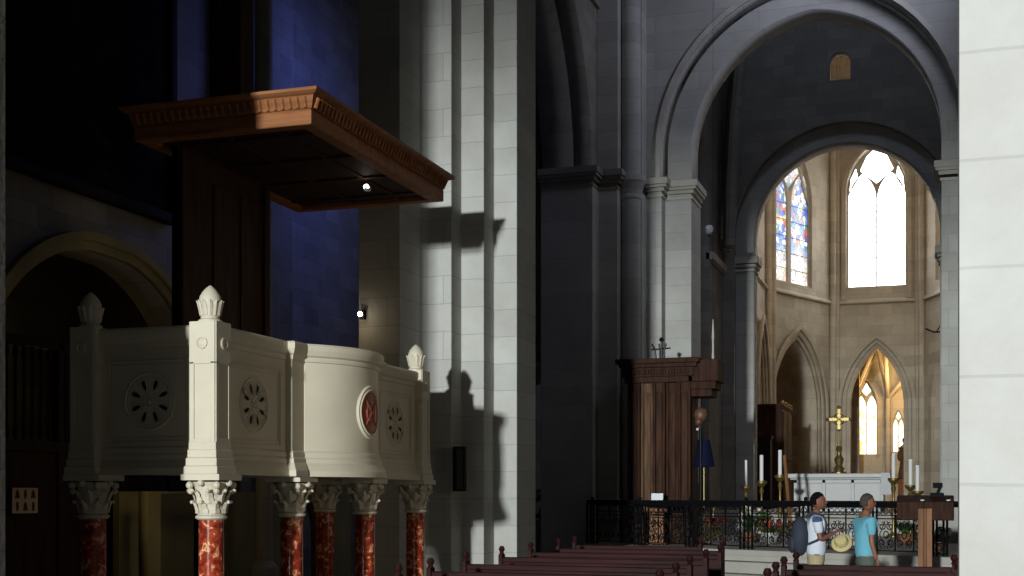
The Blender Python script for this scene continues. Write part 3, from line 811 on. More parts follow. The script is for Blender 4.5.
for y in (10.55, 12.12, 13.93, 15.47): column(-6.40, y)
for y in (10.55, 15.47): column(-7.68, y)

# back panel behind the preacher
bm = bmesh.new(); box(bm, -7.86, -7.78, 12.15, 14.05, 1.95, 5.35)
for y0, y1 in ((12.25, 12.75), (12.85, 13.35), (13.45, 13.95)): box(bm, -7.79, -7.76, y0, y1, 3.3, 5.1)
for y0 in (12.15, 13.95): box(bm, -7.86, -7.72, y0, y0 + .12, 1.95, 5.35)
tag(obj('dossal_panel', bm, 'wood', bevel=.01), 'dark wooden back panel rising from the pulpit to its canopy', 'back panel')

# sounding board
can = empty('pulpit_canopy', (-7.0, 13.7, 5.37), 'carved wooden sounding board with a fluted cornice, hung above the pulpit', 'canopy')
CO = Vector((-7.0, 13.7, 5.37))
cp = [(-8.12, 11.88), (-6.06, 11.88), (-6.06, 15.55), (-8.12, 15.55)]
def cpart(name, bm, mat='canopy', parent=can, **k):
    bmesh.ops.translate(bm, verts=bm.verts, vec=-CO); return obj(name, bm, mat, parent, **k)
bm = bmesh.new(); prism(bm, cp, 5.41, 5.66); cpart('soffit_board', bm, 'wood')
bm = bmesh.new(); sweep(bm, cp, [(-.14, 5.36), (0, 5.36), (.012, 5.37), (.012, 5.50), (.0, 5.52), (-.14, 5.52)], closed=True); cpart('fascia', bm)
bm = bmesh.new(); sweep(bm, cp, [(-.14, 5.52), (.02, 5.52), (.06, 5.64), (.10, 5.655), (.13, 5.67), (.13, 5.70), (-.14, 5.70)], closed=True); cpart('cornice', bm)
bm = bmesh.new()
def flutes(p, q):
    L = math.hypot(q[0] - p[0], q[1] - p[1]); u = Vector(((q[0] - p[0]) / L, (q[1] - p[1]) / L, 0)); n = Vector((u.y, -u.x, 0))
    k = int(L / .085)
    for i in range(k):
        c = Vector((p[0], p[1], 0)) + u * ((i + .5) * L / k)
        tube(bm, [c + n * .028 + Vector((0, 0, 5.53)), c + n * .062 + Vector((0, 0, 5.63))], .022, 6)
flutes(cp[0], cp[1]); flutes(cp[1], cp[2]); cpart('fluting', bm)
bm = bmesh.new()
for y in (12.3, 13.25, 14.2, 15.1): box(bm, -8.0, -6.2, y, y + .06, 5.385, 5.42)
for x in (-7.9, -7.25, -6.6): box(bm, x, x + .06, 12.0, 15.4, 5.39, 5.42)
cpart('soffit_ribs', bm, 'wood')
bm = bmesh.new(); box(bm, -8.22, -7.80, 13.5, 13.8, 5.6, 8.4); cpart('hanger', bm, 'wood')
# small spotlight under the board
sx, sy, sz = XY(368, 14.3), 14.3, 5.27
sp = empty('spotlight', (sx, sy, sz + .1), 'small white lit spotlight under the pulpit canopy', 'spotlight')
bm = bmesh.new(); lathe(bm, [(.012, .10), (.012, .0), (.02, -.01)], (0, 0, 0), 10); obj('bracket', bm, 'black', sp)
bm = bmesh.new(); lathe(bm, [(.012, .08), (.028, .06), (.036, 0), (.034, -.02)], (.0, -.0, -.09), 14, rot=Matrix.Rotation(radians(100), 3, 'X')); obj('housing', bm, 'white', sp, smooth=True)
bm = bmesh.new(); ball(bm, (0, -.05, -.08), .034, 12, 8); obj('lamp_bulb', bm, 'lampglow', sp, smooth=True)

# wall lamp on the pier block
lx = XY(361, 16.1)
wl = empty('wall_lamp', (lx, 16.1, 4.05), 'small lit lamp on the dark edge of the pier above the pulpit parapet', 'lamp')
bm = bmesh.new(); box(bm, -.03, .03, .02, .10, -.06, .06); obj('bracket', bm, 'black', wl)
bm = bmesh.new(); ball(bm, (0, -.03, 0), .034, 12, 8); obj('lamp_bulb', bm, 'lampglow', wl, smooth=True)
point('wall_lamp_light', (lx, 15.9, 3.9), 1.0, (1, .75, .42), .04)

# column loudspeaker on the pier
kx = XY(460.5, 16.9)
sk = empty('column_speaker', (kx, 16.86, 1.65), 'slim black column loudspeaker mounted on the stepped stone pier', 'speaker')
bm = bmesh.new(); box(bm, -.085, .085, -.06, .06, 0, .62); obj('cabinet', bm, 'black', sk, bevel=.012)
bm = bmesh.new(); box(bm, -.02, .07, -.07, -.06, .03, .59); obj('grille', bm, 'grille', sk, bevel=.004)
for z in (.1, .48):
    bm = bmesh.new(); box(bm, -.02, .02, .05, .16, z, z + .04); obj('bracket', bm, 'black', sk)

# ================================================================== LEFT AISLE THINGS
pt = empty('painting', (-11.15, 14.5, 5.7), 'huge dark old painting high on the left aisle wall above the low pointed arch', 'painting')
bm = bmesh.new(); box(bm, -.02, .06, -3.0, 2.6, .12, 4.4); obj('canvas', bm, 'paint', pt)
bm = bmesh.new()
box(bm, -.03, .14, -3.1, 2.7, 0, .16); box(bm, -.03, .14, 2.54, 2.7, .16, 4.5); box(bm, -.03, .14, -3.1, -2.94, .16, 4.5); box(bm, -.03, .14, -3.1, 2.7, 4.4, 4.55)
obj('frame', bm, 'darkw', pt, bevel=.03)
p2x0, p2x1 = XY(536, 30.5), XY(566, 30.5)
p2 = empty('painting', (p2x0, 30.56, 7.0), 'gilt framed painting at the dark end of the aisle, glimpsed between the piers', 'painting')
bm = bmesh.new(); box(bm, .08, 1.9, -.02, .06, .1, 3.4); obj('canvas', bm, 'paint', p2)
bm = bmesh.new(); box(bm, 0, .12, -.08, .06, 0, 3.5); box(bm, .12, 1.9, -.08, .06, 0, .12); box(bm, .12, 1.9, -.08, .06, 3.38, 3.5); box(bm, 1.88, 2.0, -.08, .06, 0, 3.5)
o = obj('frame', bm, 'gold', p2, bevel=.02); o['label'] = 'gilt frame'

scn = empty('wooden_screen', (-11.05, 15.6, 0), 'dark wooden chapel screen with turned bars, closing the low pointed arch', 'screen')
bm = bmesh.new()
box(bm, -.05, .05, -2.5, 2.6, 0, .1); box(bm, -.06, .06, -2.5, 2.6, 2.15, 2.3); box(bm, -.07, .07, -2.5, 2.6, 3.5, 3.62); box(bm, -.03, .03, -2.5, 2.6, .1, 2.15)
for y in (-2.5, -1.2, .1, 1.4, 2.5): box(bm, -.07, .07, y - .06, y + .06, 0, 3.6)
obj('frame', bm, 'darkw', scn, bevel=.01)
for k in range(30):
    y = -2.35 + k * .165
    bm = bmesh.new(); lathe(bm, [(.02, 2.3), (.035, 2.4), (.02, 2.5), (.02, 3.3), (.035, 3.4), (.02, 3.5)], (0, y, 0), 8); obj('bar', bm, 'darkw', scn, smooth=True)
M['signw'] = simple('sign_board', (.42, .34, .29), .8, noise=.03)
sg = empty('pictogram_sign', (-10.975, 13.42, 1.37), 'small white notice with six dark pictograms on the dark wooden screen at far left', 'sign')
bm = bmesh.new(); box(bm, 0, .012, -.0, .48, 0, .32); obj('board', bm, 'signw', sg)
for i in range(3):
    for j in range(2):
        bm = bmesh.new(); cy, cz = .09 + i * .15, .08 + j * .155
        lathe(bm, [(.018, 0), (.018, .006)], (.012, cy, cz + .045), 10, rot=Matrix.Rotation(pi / 2, 3, 'Y'))
        wd = .022 + .008 * ((i + j) % 2)
        box(bm, .012, .017, cy - wd, cy + wd, cz - .015, cz + .035)
        if (i + j) % 2 == 0: box(bm, .012, .017, cy - .02, cy - .005, cz - .05, cz - .015); box(bm, .012, .017, cy + .005, cy + .02, cz - .05, cz - .015)
        else: box(bm, .012, .017, cy - .04, cy + .04, cz - .045, cz - .015)
        obj('pictogram', bm, 'picto', sg)

# small things in the aisle behind the second arcade
fl = empty('flower_vase', (XY(543, 28.5), 28.5, 0), 'vase of pale and red flowers on a pedestal between the two left piers', 'flowers')
bm = bmesh.new(); box(bm, -.28, .28, -.28, .28, 0, .1); box(bm, -.2, .2, -.2, .2, .1, .95); box(bm, -.26, .26, -.26, .26, .95, 1.03); obj('pedestal', bm, 'trim', fl, bevel=.01)
bm = bmesh.new(); lathe(bm, [(.07, 1.03), (.12, 1.12), (.10, 1.25), (.06, 1.3), (.08, 1.33)], (0, 0, 0), 16); obj('vase', bm, 'clay', fl, smooth=True)
bm = bmesh.new()
for k in range(18): ball(bm, (random.gauss(0, .10), random.gauss(0, .10), 1.45 + random.random() * .25), .045, 8, 5)
obj('blooms', bm, 'red', fl, smooth=True)['kind'] = 'stuff'
bm = bmesh.new()
for k in range(7): ball(bm, (random.gauss(0, .09), random.gauss(0, .09) - .04, 1.48 + random.random() * .22), .04, 8, 5)
obj('pale_blooms', bm, 'white', fl, smooth=True)['kind'] = 'stuff'
gr = empty('aisle_railing', (XY(533, 27.6), 27.6, 0), 'low dark railing across the aisle between the two left piers', 'railing')
bm = bmesh.new(); box(bm, 0, 1.6, -.03, .03, 1.10, 1.18); box(bm, 0, 1.6, -.02, .02, .1, .16); box(bm, 0, .06, -.03, .03, 0, 1.25); box(bm, 1.5, 1.56, -.03, .03, 0, 1.25); obj('frame', bm, 'iron', gr)
for k in range(6):
    bm = bmesh.new(); x = .22 + k * .22
    tube(bm, [(x, 0, .16), (x, 0, 1.1)], .014, 6); tube(bm, [(x + .09 * cos(q * pi / 8), 0, .65 + .16 * sin(q * pi / 8)) for q in range(16)], .012, 5, closed=True); obj('baluster', bm, 'iron', gr)

# ================================================================== TALL PANELLED THRONE IN FRONT OF THE CROSSING PIER
ty = 26.2
t0, t1 = XY(628, ty), XY(691, ty)
th = empty('wooden_throne_canopy', (t0, ty, .6), 'tall dark panelled wooden canopy with cornice against the lit crossing pilasters', 'wood panelling')
W_ = t1 - t0
bm = bmesh.new(); box(bm, 0, W_, .1, .8, 0, 3.7); obj('carcass', bm, 'panelw', th)
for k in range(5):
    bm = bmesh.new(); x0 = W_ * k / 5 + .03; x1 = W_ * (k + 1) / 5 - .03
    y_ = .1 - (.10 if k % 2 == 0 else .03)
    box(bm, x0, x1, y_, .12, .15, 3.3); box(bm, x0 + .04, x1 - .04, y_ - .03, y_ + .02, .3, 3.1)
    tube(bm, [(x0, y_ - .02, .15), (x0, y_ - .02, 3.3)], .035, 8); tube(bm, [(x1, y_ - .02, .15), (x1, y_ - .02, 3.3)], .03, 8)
    o = obj('panel', bm, 'litp' if k == 1 else 'panelw', th, bevel=.008)
    if k == 1: o['label'] = 'wooden panel coloured lighter as if lit'
bm = bmesh.new()
for e, z0, z1 in ((.04, 3.3, 3.42), (.08, 3.42, 3.6), (.14, 3.6, 3.68), (.2, 3.68, 3.78)): box(bm, -.02 - e, W_ + e, -.02 - e, .8, z0, z1)
for k in range(22): box(bm, W_ * k / 22, W_ * k / 22 + .04, -.14, -.05, 3.46, 3.56)
obj('cornice', bm, 'wood', th, bevel=.008)
bm = bmesh.new(); box(bm, W_ - .02, W_ + .5, .0, .7, 3.15, 3.3); box(bm, W_ - .02, W_ + .42, .04, .7, 3.0, 3.15); box(bm, W_ - .05, W_ + .56, -.06, .72, 3.3, 3.74); obj('side_hood', bm, 'wood', th, bevel=.01)
bm = bmesh.new()
for k in range(3): tube(bm, [(.55 + .08 * k, .2, 3.78), (.52 + .10 * k, .2, 4.0), (.46 + .15 * k, .2, 4.12)], .018, 6)
tube(bm, [(.45, .2, 4.0), (.85, .2, 4.02)], .016, 6); ball(bm, (.66, .2, 4.2), .05, 8, 6); tube(bm, [(.66, .2, 3.78), (.66, .2, 4.2)], .02, 6)
tag(obj('cross_ornament', bm, 'iron', loc=(t0, ty, .6)), 'small dark spiky ornament standing on top of the tall panelled canopy', 'ornament')

bx = XY(700, 26.6)
bl = empty('carved_finial_stand', (XY(700.5, 26.2), 26.2, .6), 'brown rounded carving on a pole beside the tall panelled canopy', 'carving')
bm = bmesh.new(); lathe(bm, [(.15, 0), (.15, .04), (.03, .08), (.03, 2.35)], (0, 0, 0), 12); obj('pole', bm, 'iron', bl, smooth=True)
bm = bmesh.new(); ball(bm, (0, 0, 2.62), .14, 16, 10, sx=1, sy=.8, sz=1.1); ball(bm, (-.03, -.05, 2.48), .08, 12, 8); o = obj('carving', bm, 'brownball', bl, smooth=True)
bm = bmesh.new(); ball(bm, (-.05, -.06, 2.33), .03, 10, 7); obj('lamp_bulb', bm, 'white', bl, smooth=True)
ls = empty('floor_lamp', (XY(704, 26.4), 26.4, .6), 'floor lamp with a navy blue tapered shade beside the tall panelled canopy', 'lamp')
bm = bmesh.new(); lathe(bm, [(.17, 0), (.17, .03), (.025, .06), (.025, 1.8)], (0, 0, 0), 14); obj('lamp_stand', bm, 'brass', ls, smooth=True)
bm = bmesh.new(); lathe(bm, [(.23, 1.58), (.22, 1.58), (.12, 2.12), (.13, 2.12)], (0, 0, 0), 24); obj('lamp_shade', bm, 'blue', ls, smooth=True)
# hanging sanctuary lamp
hl = empty('hanging_lamp', (XY(713, 27.3), 27.3, 4.4), 'thin pale hanging lamp with chain right of the tall panelled canopy', 'lamp')
bm = bmesh.new(); tube(bm, [(0, 0, .9), (0, 0, 9)], .003, 4); obj('chain', bm, 'iron', hl)
bm = bmesh.new(); lathe(bm, [(.015, .05), (.03, .10), (.022, .2), (.022, .45), (.03, .5), (.008, .9)], (0, 0, 0), 10); obj('lamp_glass', bm, 'trim', hl, smooth=True)
bm = bmesh.new(); lathe(bm, [(.02, -.05), (.06, .0), (.05, .06)], (0, 0, 0), 10); obj('holder', bm, 'brass', hl, smooth=True)
fs = empty('floodlight', (XY(709, 34.5), 34.5, 8.5), 'small white floodlight on the ledge high inside the crossing', 'floodlight')
bm = bmesh.new(); lathe(bm, [(.1, 0), (.14, .1), (.05, .2)], (0, 0, .12), 12, rot=Matrix.Rotation(radians(70), 3, 'X')); obj('housing', bm, 'white', fs, smooth=True)
bm = bmesh.new(); box(bm, -.02, .02, -.02, .02, -.02, .14); obj('bracket', bm, 'iron', fs)
for o in fs.children: pass

# ================================================================== ALTAR RAIL
rA, rB = Vector((-6.9, 25.976, .6)), Vector((.75, 21.95, .6))
rail = empty('altar_rail', rA, 'wrought iron altar rail with scrollwork, along the top of the chancel steps', 'altar rail', rz=atan2(rB.y - rA.y, rB.x - rA.x))
RL = (rB - rA).length
bm = bmesh.new(); box(bm, 0, RL, -.045, .045, .84, .90); box(bm, 0, RL, -.02, .02, .80, .84); obj('handrail', bm, 'iron', rail, bevel=.01)
def spiral(cx, cz, r, turns, sgn, start, n=20):
    return [(cx + sgn * r * (1 - .75 * i / n) * cos(start + turns * 2 * pi * i / n), 0, cz + r * (1 - .75 * i / n) * sin(start + turns * 2 * pi * i / n)) for i in range(n + 1)]
def rail_panel():
    bm = bmesh.new(); w_ = 1.02
    for z in (.06, .60, .66, .79): box(bm, 0, w_, -.012, .012, z - .01, z + .01)
    for x in (0.0, w_ / 3, 2 * w_ / 3, w_): box(bm, x - .009, x + .009, -.01, .01, .06, .8)
    for k in range(3):
        cx = w_ * (k + .5) / 3
        for s in (-1, 1):
            tube(bm, spiral(cx + s * .075, .47, .07, 1.3, s, pi * .5), .010, 5)
            tube(bm, spiral(cx + s * .075, .19, .07, 1.3, s, -pi * .5), .010, 5)
            tube(bm, [(cx + s * .02, 0, .10), (cx + s * .12, 0, .33), (cx + s * .02, 0, .56)], .008, 5)
        tube(bm, [(cx + .045 * cos(q * pi / 5), 0, .33 + .06 * sin(q * pi / 5)) for q in range(10)], .010, 5, closed=True)
        for s in (-1, 0, 1):
            tube(bm, [(cx + s * .11 + .045 * cos(q * pi / 5), 0, .725 + .045 * sin(q * pi / 5)) for q in range(10)], .007, 4, closed=True)
    return obj('scroll_panel', bm, 'iron', rail)
def rail_post():
    bm = bmesh.new()
    for x in (-.09, .09):
        for y in (-.06, .06): box(bm, x - .014, x + .014, y - .014, y + .014, 0, .84)
    for z in (.03, .2, .6, .82): box(bm, -.1, .1, -.07, .07, z, z + .02)
    for zc in (.12, .4, .72): tube(bm, [(.055 * cos(q * pi / 5), -.06, zc + .065 * sin(q * pi / 5)) for q in range(10)], .009, 4, closed=True)
    tube(bm, spiral(0, .4, .09, 1.5, 1, 0), .009, 4); ball(bm, (0, 0, .93), .04, 10, 6)
    return obj('rail_post', bm, 'iron', rail)
P0, Q0 = rail_panel(), rail_post()
npan = int((RL - .2) / 1.28)
for k in range(npan + 1):
    q = Q0 if k == 0 else Q0.copy()
    if k: C.objects.link(q); q.parent = rail
    q.location = (.12 + k * 1.28, 0, 0)
    if k < npan:
        p = P0 if k == 0 else P0.copy()
        if k: C.objects.link(p); p.parent = rail
        p.location = (.25 + k * 1.28, 0, 0)

# ================================================================== ALTAR AND CHOIR FURNITURE
ax0, ax1, ay, fz = -3.93, -1.28, 36.0, 1.16
al = empty('altar', ((ax0 + ax1) / 2, ay, fz), 'white marble altar with three front panels in the middle of the choir', 'altar')
hw = (ax1 - ax0) / 2
bm = bmesh.new(); box(bm, -hw, hw, -.1, .9, .90, 1.02); box(bm, -hw + .05, hw - .05, -.05, .85, .85, .90); obj('altar_slab', bm, 'wmarble', al, bevel=.015)
bm = bmesh.new(); box(bm, -hw + .15, hw - .15, .06, .8, 0, .85); obj('altar_body', bm, 'wmarble', al)
bm = bmesh.new()
for k in range(4):
    x = -hw + .15 + (2 * hw - .3 - .09) * k / 3; box(bm, x, x + .09, -.0, .07, 0, .85)
box(bm, -hw + .15, hw - .15, 0.0, .07, .76, .85); box(bm, -hw + .15, hw - .15, 0.0, .07, 0, .1); obj('panel_frame', bm, 'wmarble', al, bevel=.008)
bm = bmesh.new()
pts = []
for i in range(9):
    x = hw - .22 + .24 * i / 8; pts.append((x, -.115 + .012 * (i % 2)))
pts2 = [(x, y - .02) for x, y in pts][::-1]
prism(bm, pts + pts2, .45, 1.03); box(bm, hw - .22, hw + .02, -.12, .9, 1.02, 1.032)
for v in bm.verts:
    if v.co.z < .5: v.co.x += .12 * (v.co.x - hw + .3)
tag(obj('altar_cloth', bm, 'linen', loc=al.location), 'white linen cloth hanging at the right end of the altar', 'cloth')

cx_ = XY(839, 36.3)
cr = empty('altar_cross', (cx_, 36.3, fz + 1.02), 'tall brass cross with a rayed head standing on the altar', 'cross')
bm = bmesh.new()
lathe(bm, [(.20, 0), (.20, .04), (.12, .08), (.15, .14), (.08, .22), (.11, .32), (.13, .40), (.06, .50), (.05, .60), (.09, .68), (.04, .76), (.03, 1.15), (.06, 1.2)], (0, 0, 0), 18)
obj('stem', bm, 'brass', cr, smooth=True)
bm = bmesh.new()
box(bm, -.035, .035, -.02, .02, 1.2, 1.78); box(bm, -.28, .28, -.02, .02, 1.44, 1.51)
for x, z in ((-.3, 1.475), (.3, 1.475), (0, 1.8)): ball(bm, (x, 0, z), .055, 10, 7)
for k in range(8):
    a = pi / 8 + k * pi / 4
    tube(bm, [(0, 0, 1.475), (.23 * cos(a), 0, 1.475 + .23 * sin(a))], [.03, .006], 6)
tube(bm, [(.15 * cos(q * pi / 9), 0, 1.475 + .15 * sin(q * pi / 9)) for q in range(18)], .022, 6, closed=True)
obj('cross_head', bm, 'brass', cr, smooth=True)

def candlestick(px, Y, z0, ztip, hc, label, r=.045, mat='wax', lean=0):
    x = XY(px, Y); zc = ztip - hc - z0
    o = empty('candlestick', (x, Y, z0), label, 'candlestick', 'large candles around the altar')
    bm = bmesh.new()
    s = zc
    lathe(bm, [(.17, 0), (.17, .03), (.10, .07), (.05, .12), (.035, .2 * s + .1), (.07, .35 * s + .1), (.03, .42 * s + .1), (.03, .75 * s), (.06, .82 * s), (.035, .88 * s), (.13, .96 * s), (.135, s), (.06, s + .005)], (0, 0, 0), 14)
    obj('stand', bm, 'brass', o, smooth=True)
    bm = bmesh.new(); lathe(bm, [(r, s), (r, s + hc - .01), (r * .8, s + hc)], (0, 0, 0), 12); obj('candle', bm, mat, o, smooth=True)
    bm = bmesh.new(); tube(bm, [(0, 0, s + hc), (0, 0, s + hc + .03)], .006, 5); obj('wick', bm, 'wick', o)
    return o
def zz(py, px, Y): x = XY(px, Y); d = -x * sin(TH) + Y * cos(TH); return 1.6 + (495 - py) / F * d
for px, Y, yt, yb, z0, lb in ((746, 31, 460, 486, .6, 'brass candlestick with a thin tall candle, leftmost one beside the dark cabinet'),
                              (761.5, 32, 455, 481, .6, 'brass candlestick with a thick white candle, second from the left of the altar'),
                              (780, 32, 450, 475, .6, 'brass candlestick with the tallest white candle, just left of the altar'),
                              (893.5, 32.2, 453, 478, .6, 'brass candlestick with white candle at the right end of the altar'),
                              (910.5, 31.5, 459, 485, .6, 'brass candlestick with white candle, middle one of three right of the altar'),
                              (917.5, 30.5, 465, 491, .6, 'brass candlestick with white candle, farthest right of the altar')):
    zt, zb = zz(yt, px, Y), zz(yb, px, Y)
    candlestick(px, Y, z0, zt, zt - zb, lb, .03 if px == 746 else .045)
# leaning wooden staff
bm = bmesh.new(); tube(bm, [(.10, 0, 0), (-.06, 0, 1.95)], [.05, .04], 8)
tag(obj('wooden_staff', bm, 'lect', loc=(XY(787, 31.5), 31.5, .6)), 'pale leaning wooden pole between candle and altar', 'pole')

# tall cabinet
kx0, kx1, ky = XY(752, 43.5), XY(782, 43.5), 43.5
cb = empty('tall_cabinet', (kx0, ky, fz), 'tall dark wooden cabinet at the left of the choir below the blue window', 'cabinet')
w_ = kx1 - kx0
bm = bmesh.new(); box(bm, 0, w_, 0, 2.6, 0, 3.35); obj('carcass', bm, 'wood', cb)
bm = bmesh.new()
for e, z0, z1 in ((.03, 3.3, 3.36), (.07, 3.36, 3.45)): box(bm, -e, w_ + e, -e, 2.7, z0, z1)
obj('cornice', bm, 'wood', cb, bevel=.01)
for y0, y1, z0, z1 in ((.1, 1.2, 1.6, 3.2), (1.35, 2.5, 1.6, 3.2), (.1, 1.2, .2, 1.4), (1.35, 2.5, .2, 1.4)):
    bm = bmesh.new(); box(bm, w_, w_ + .05, y0, y1, z0, z1); obj('door', bm, 'panelw', cb, bevel=.01)
bm = bmesh.new()
for y in (.0, .9, 1.7, 2.5): ball(bm, (w_ + .02, y, 3.5), .06, 8, 6)
tube(bm, [(w_ + .02, 0, 3.45), (w_ + .02, 2.5, 3.45)], .03, 6); obj('gilt_finials', bm, 'gold', cb, smooth=True)
bm = bmesh.new(); box(bm, w_ - .1, w_ + .7, -.35, -.05, .95, 1.05); box(bm, w_ + .1, w_ + .2, -.3, -.1, .0, .95); box(bm, w_ + .45, w_ + .55, -.3, -.1, .0, .95)
tag(obj('side_console', bm, 'wood', loc=(kx0, ky, fz), bevel=.01), 'small dark wooden console beside the tall cabinet', 'console')
bm = bmesh.new(); box(bm, 0, .55, 0, .5, 0, 2.2); box(bm, -.04, .59, -.04, .5, 2.15, 2.25)
tag(obj('choir_stall', bm, 'darkw', loc=(XY(752, 40), 40, fz), bevel=.01), 'low dark wooden choir stall in front of the tall cabinet', 'choir stall')

# gilded armchair
ch = empty('gilded_armchair', (XY(697, 28.5), 28.6, .6), 'gilded high-backed armchair with pale green upholstery behind the rail', 'chair', rz=radians(50))
bm = bmesh.new(); box(bm, -.26, .26, -.26, .26, .42, .52); obj('seat', bm, 'cushion', ch, bevel=.03)
plate('backrest', [[(-.22, .5)] + arch(-.22, .22, 1.1, .25, 8) + [(.22, .5)]], .06, (0, .25), (1, 0), 'cushion', ch)
plate('back_frame', [ring(-.22, .22, .48, 1.1, .25, .05)[0]], .08, (0, .24), (1, 0), 'gold', ch)
for x in (-.24, .24):
    for y in (-.24, .24):
        bm = bmesh.new(); tube(bm, [(x, y, 0), (x * .95, y * .95, .2), (x, y, .44)], [.025, .03, .035], 8); obj('leg', bm, 'gold', ch, smooth=True)
    bm = bmesh.new(); tube(bm, [(x, .24, .75), (x, -.1, .74), (x, -.24, .70), (x, -.24, .5)], .025, 8); obj('armrest', bm, 'gold', ch, smooth=True)
ch2 = empty('gilded_stool', (XY(715, 27.9), 27.9, .6), 'low gilded stool with dark red cushion beside the high-backed armchair', 'stool')
bm = bmesh.new(); box(bm, -.25, .25, -.2, .2, .42, .5); obj('seat', bm, 'redcl', ch2, bevel=.03)
for s in (-1, 1):
    for y in (-.15, .15):
        bm = bmesh.new(); tube(bm, [(-.22 * s, y, 0), (0, y, .25), (.22 * s, y, .42)], .02, 6); obj('leg', bm, 'gold', ch2, smooth=True)

# left lectern with white paper
le = empty('small_lectern', (XY(655, 25.6), 25.75, .6), 'orange-brown wooden lectern at the left end of the altar rail', 'lectern')
bm = bmesh.new(); prism(bm, [(-.28, -.2), (.28, -.2), (.28, .2), (-.28, .2)], .80, .86); prism(bm, [(-.24, -.14), (.24, -.14), (.20, .14), (-.20, .14)], .66, .80); obj('desk', bm, 'lect', le, bevel=.02)
bm = bmesh.new(); box(bm, -.16, .16, -.1, .1, .04, .66); box(bm, -.22, .22, -.16, .16, 0, .05); obj('pedestal', bm, 'lect', le, bevel=.01)
bm = bmesh.new(); box(bm, -.12, .12, -.012, .0, 0, .17)
pp = tag(obj('paper_sheet', bm, 'paper', loc=(XY(656, 25.6), 25.7, 1.465)), 'white sheet of paper propped on the small left lectern', 'paper'); pp.rotation_euler.x = radians(-14)

# right lectern / wooden table with post
rl = empty('wooden_ambo', (XY(926, 20.6), 20.6, .0), 'broad dark wooden reading desk on a light wooden post, right of the two men', 'lectern')
bm = bmesh.new()
prism(bm, [(-.42, -.28), (.40, -.28), (.40, .12), (-.42, .12)], 1.22, 1.50)
for v in bm.verts:
    if v.co.z > 1.4 and v.co.y > 0: v.co.z += .10
obj('desk', bm, 'wood', rl, bevel=.015)
bm = bmesh.new(); box(bm, -.11, -.03, -.32, -.24, .02, 1.40); box(bm, .01, .09, -.32, -.24, .02, 1.40); box(bm, -.03, .01, -.30, -.25, .02, 1.40); obj('post', bm, 'lect', rl, bevel=.008)
bm = bmesh.new(); box(bm, -.28, .26, -.45, .25, 0, .06); obj('foot', bm, 'wood', rl, bevel=.01)
for x in (-.05, .32):
    bm = bmesh.new(); lathe(bm, [(.03, 1.49), (.03, 1.53)], (x, -.2, 0), 12); obj('white_cap', bm, 'white', rl)
mc = empty('desk_lamp', (XY(937, 20.6) , 20.66, 1.545), 'black gooseneck reading lamp on the broad wooden desk', 'lamp')
bm = bmesh.new(); box(bm, -.10, .10, -.04, .06, 0, .09); obj('base', bm, 'black', mc, bevel=.01)
bm = bmesh.new(); tube(bm, [(0, 0, .05), (.04, 0, .16), (.02, 0, .2)], .025, 8); obj('arm', bm, 'black', mc)
bm = bmesh.new(); box(bm, -.06, .08, -.04, .04, .16, .24); obj('head', bm, 'black', mc, bevel=.01)

# flowers and pots on the chancel floor
def pot(px, Y, mat, label, h=.5, n=16):
    o = empty('flower_pot', (XY(px, Y), Y, .6), label, 'flowers', 'flower arrangements behind the rail')
    bm = bmesh.new(); lathe(bm, [(.10, 0), (.15, .05), (.18, .2), (.17, .22)], (0, 0, 0), 14); obj('pot', bm, 'white' if mat != 'white' else 'clay', o, smooth=True)
    bm = bmesh.new()
    for k in range(n):
        a, r = random.random() * 6.3, random.random() * .2
        tube(bm, [(0, 0, .2), (r * cos(a), r * sin(a), h * .6), (r * 1.5 * cos(a), r * 1.5 * sin(a), h * (.6 + .3 * random.random()))], [.02, .03, .004], 4)
    obj('foliage', bm, 'leaf', o)['kind'] = 'stuff'
    bm = bmesh.new()
    for k in range(n): a, r = random.random() * 6.3, random.random() * .24; ball(bm, (r * cos(a), r * sin(a), h * (.65 + .4 * random.random())), .045, 7, 5)
    obj('blooms', bm, mat, o, smooth=True)['kind'] = 'stuff'
pot(749, 27.5, 'white', 'white flowers in a pot behind the rail, below the thin left candle', .75)
pot(762, 28.2, 'leaf', 'green leafy pot plant behind the rail, left of the altar', .6)
pot(770, 27.2, 'red', 'pot of red flowers behind the rail, lower left of the altar', .45)
pot(800, 27.0, 'red', 'pot of red flowers behind the rail, in front of the altar left panel', .4)
pot(905, 27.2, 'white', 'pot of white flowers behind the rail, right of the altar', .6)
pot(938, 25.5, 'white', 'pot of white flowers behind the rail under the broad wooden desk', .35)
# low marble ledge/communion table behind rail
bm = bmesh.new(); box(bm, -.8, .8, -.25, .25, .0, .12); box(bm, -.7, .7, -.2, .2, .12, .34)
tag(obj('marble_bench', bm, 'wmarble', loc=(XY(835, 26.5), 26.5, .6), bevel=.02), 'low white marble bench behind the rail between the two men', 'bench')
# small brass tripod table behind
bt = empty('brass_table', (XY(757, 27.9), 28.9, .6), 'small round brass table behind the rail left of the altar', 'table')
bm = bmesh.new(); lathe(bm, [(.34, .56), (.36, .58), (.36, .60), (.1, .605)], (0, 0, 0), 20); obj('tabletop', bm, 'white', bt, smooth=True)
for k in range(3):
    a = k * 2 * pi / 3; bm = bmesh.new(); tube(bm, [(.28 * cos(a), .28 * sin(a), 0), (.1 * cos(a), .1 * sin(a), .3), (.2 * cos(a), .2 * sin(a), .57)], .018, 6); obj('leg', bm, 'brass', bt)
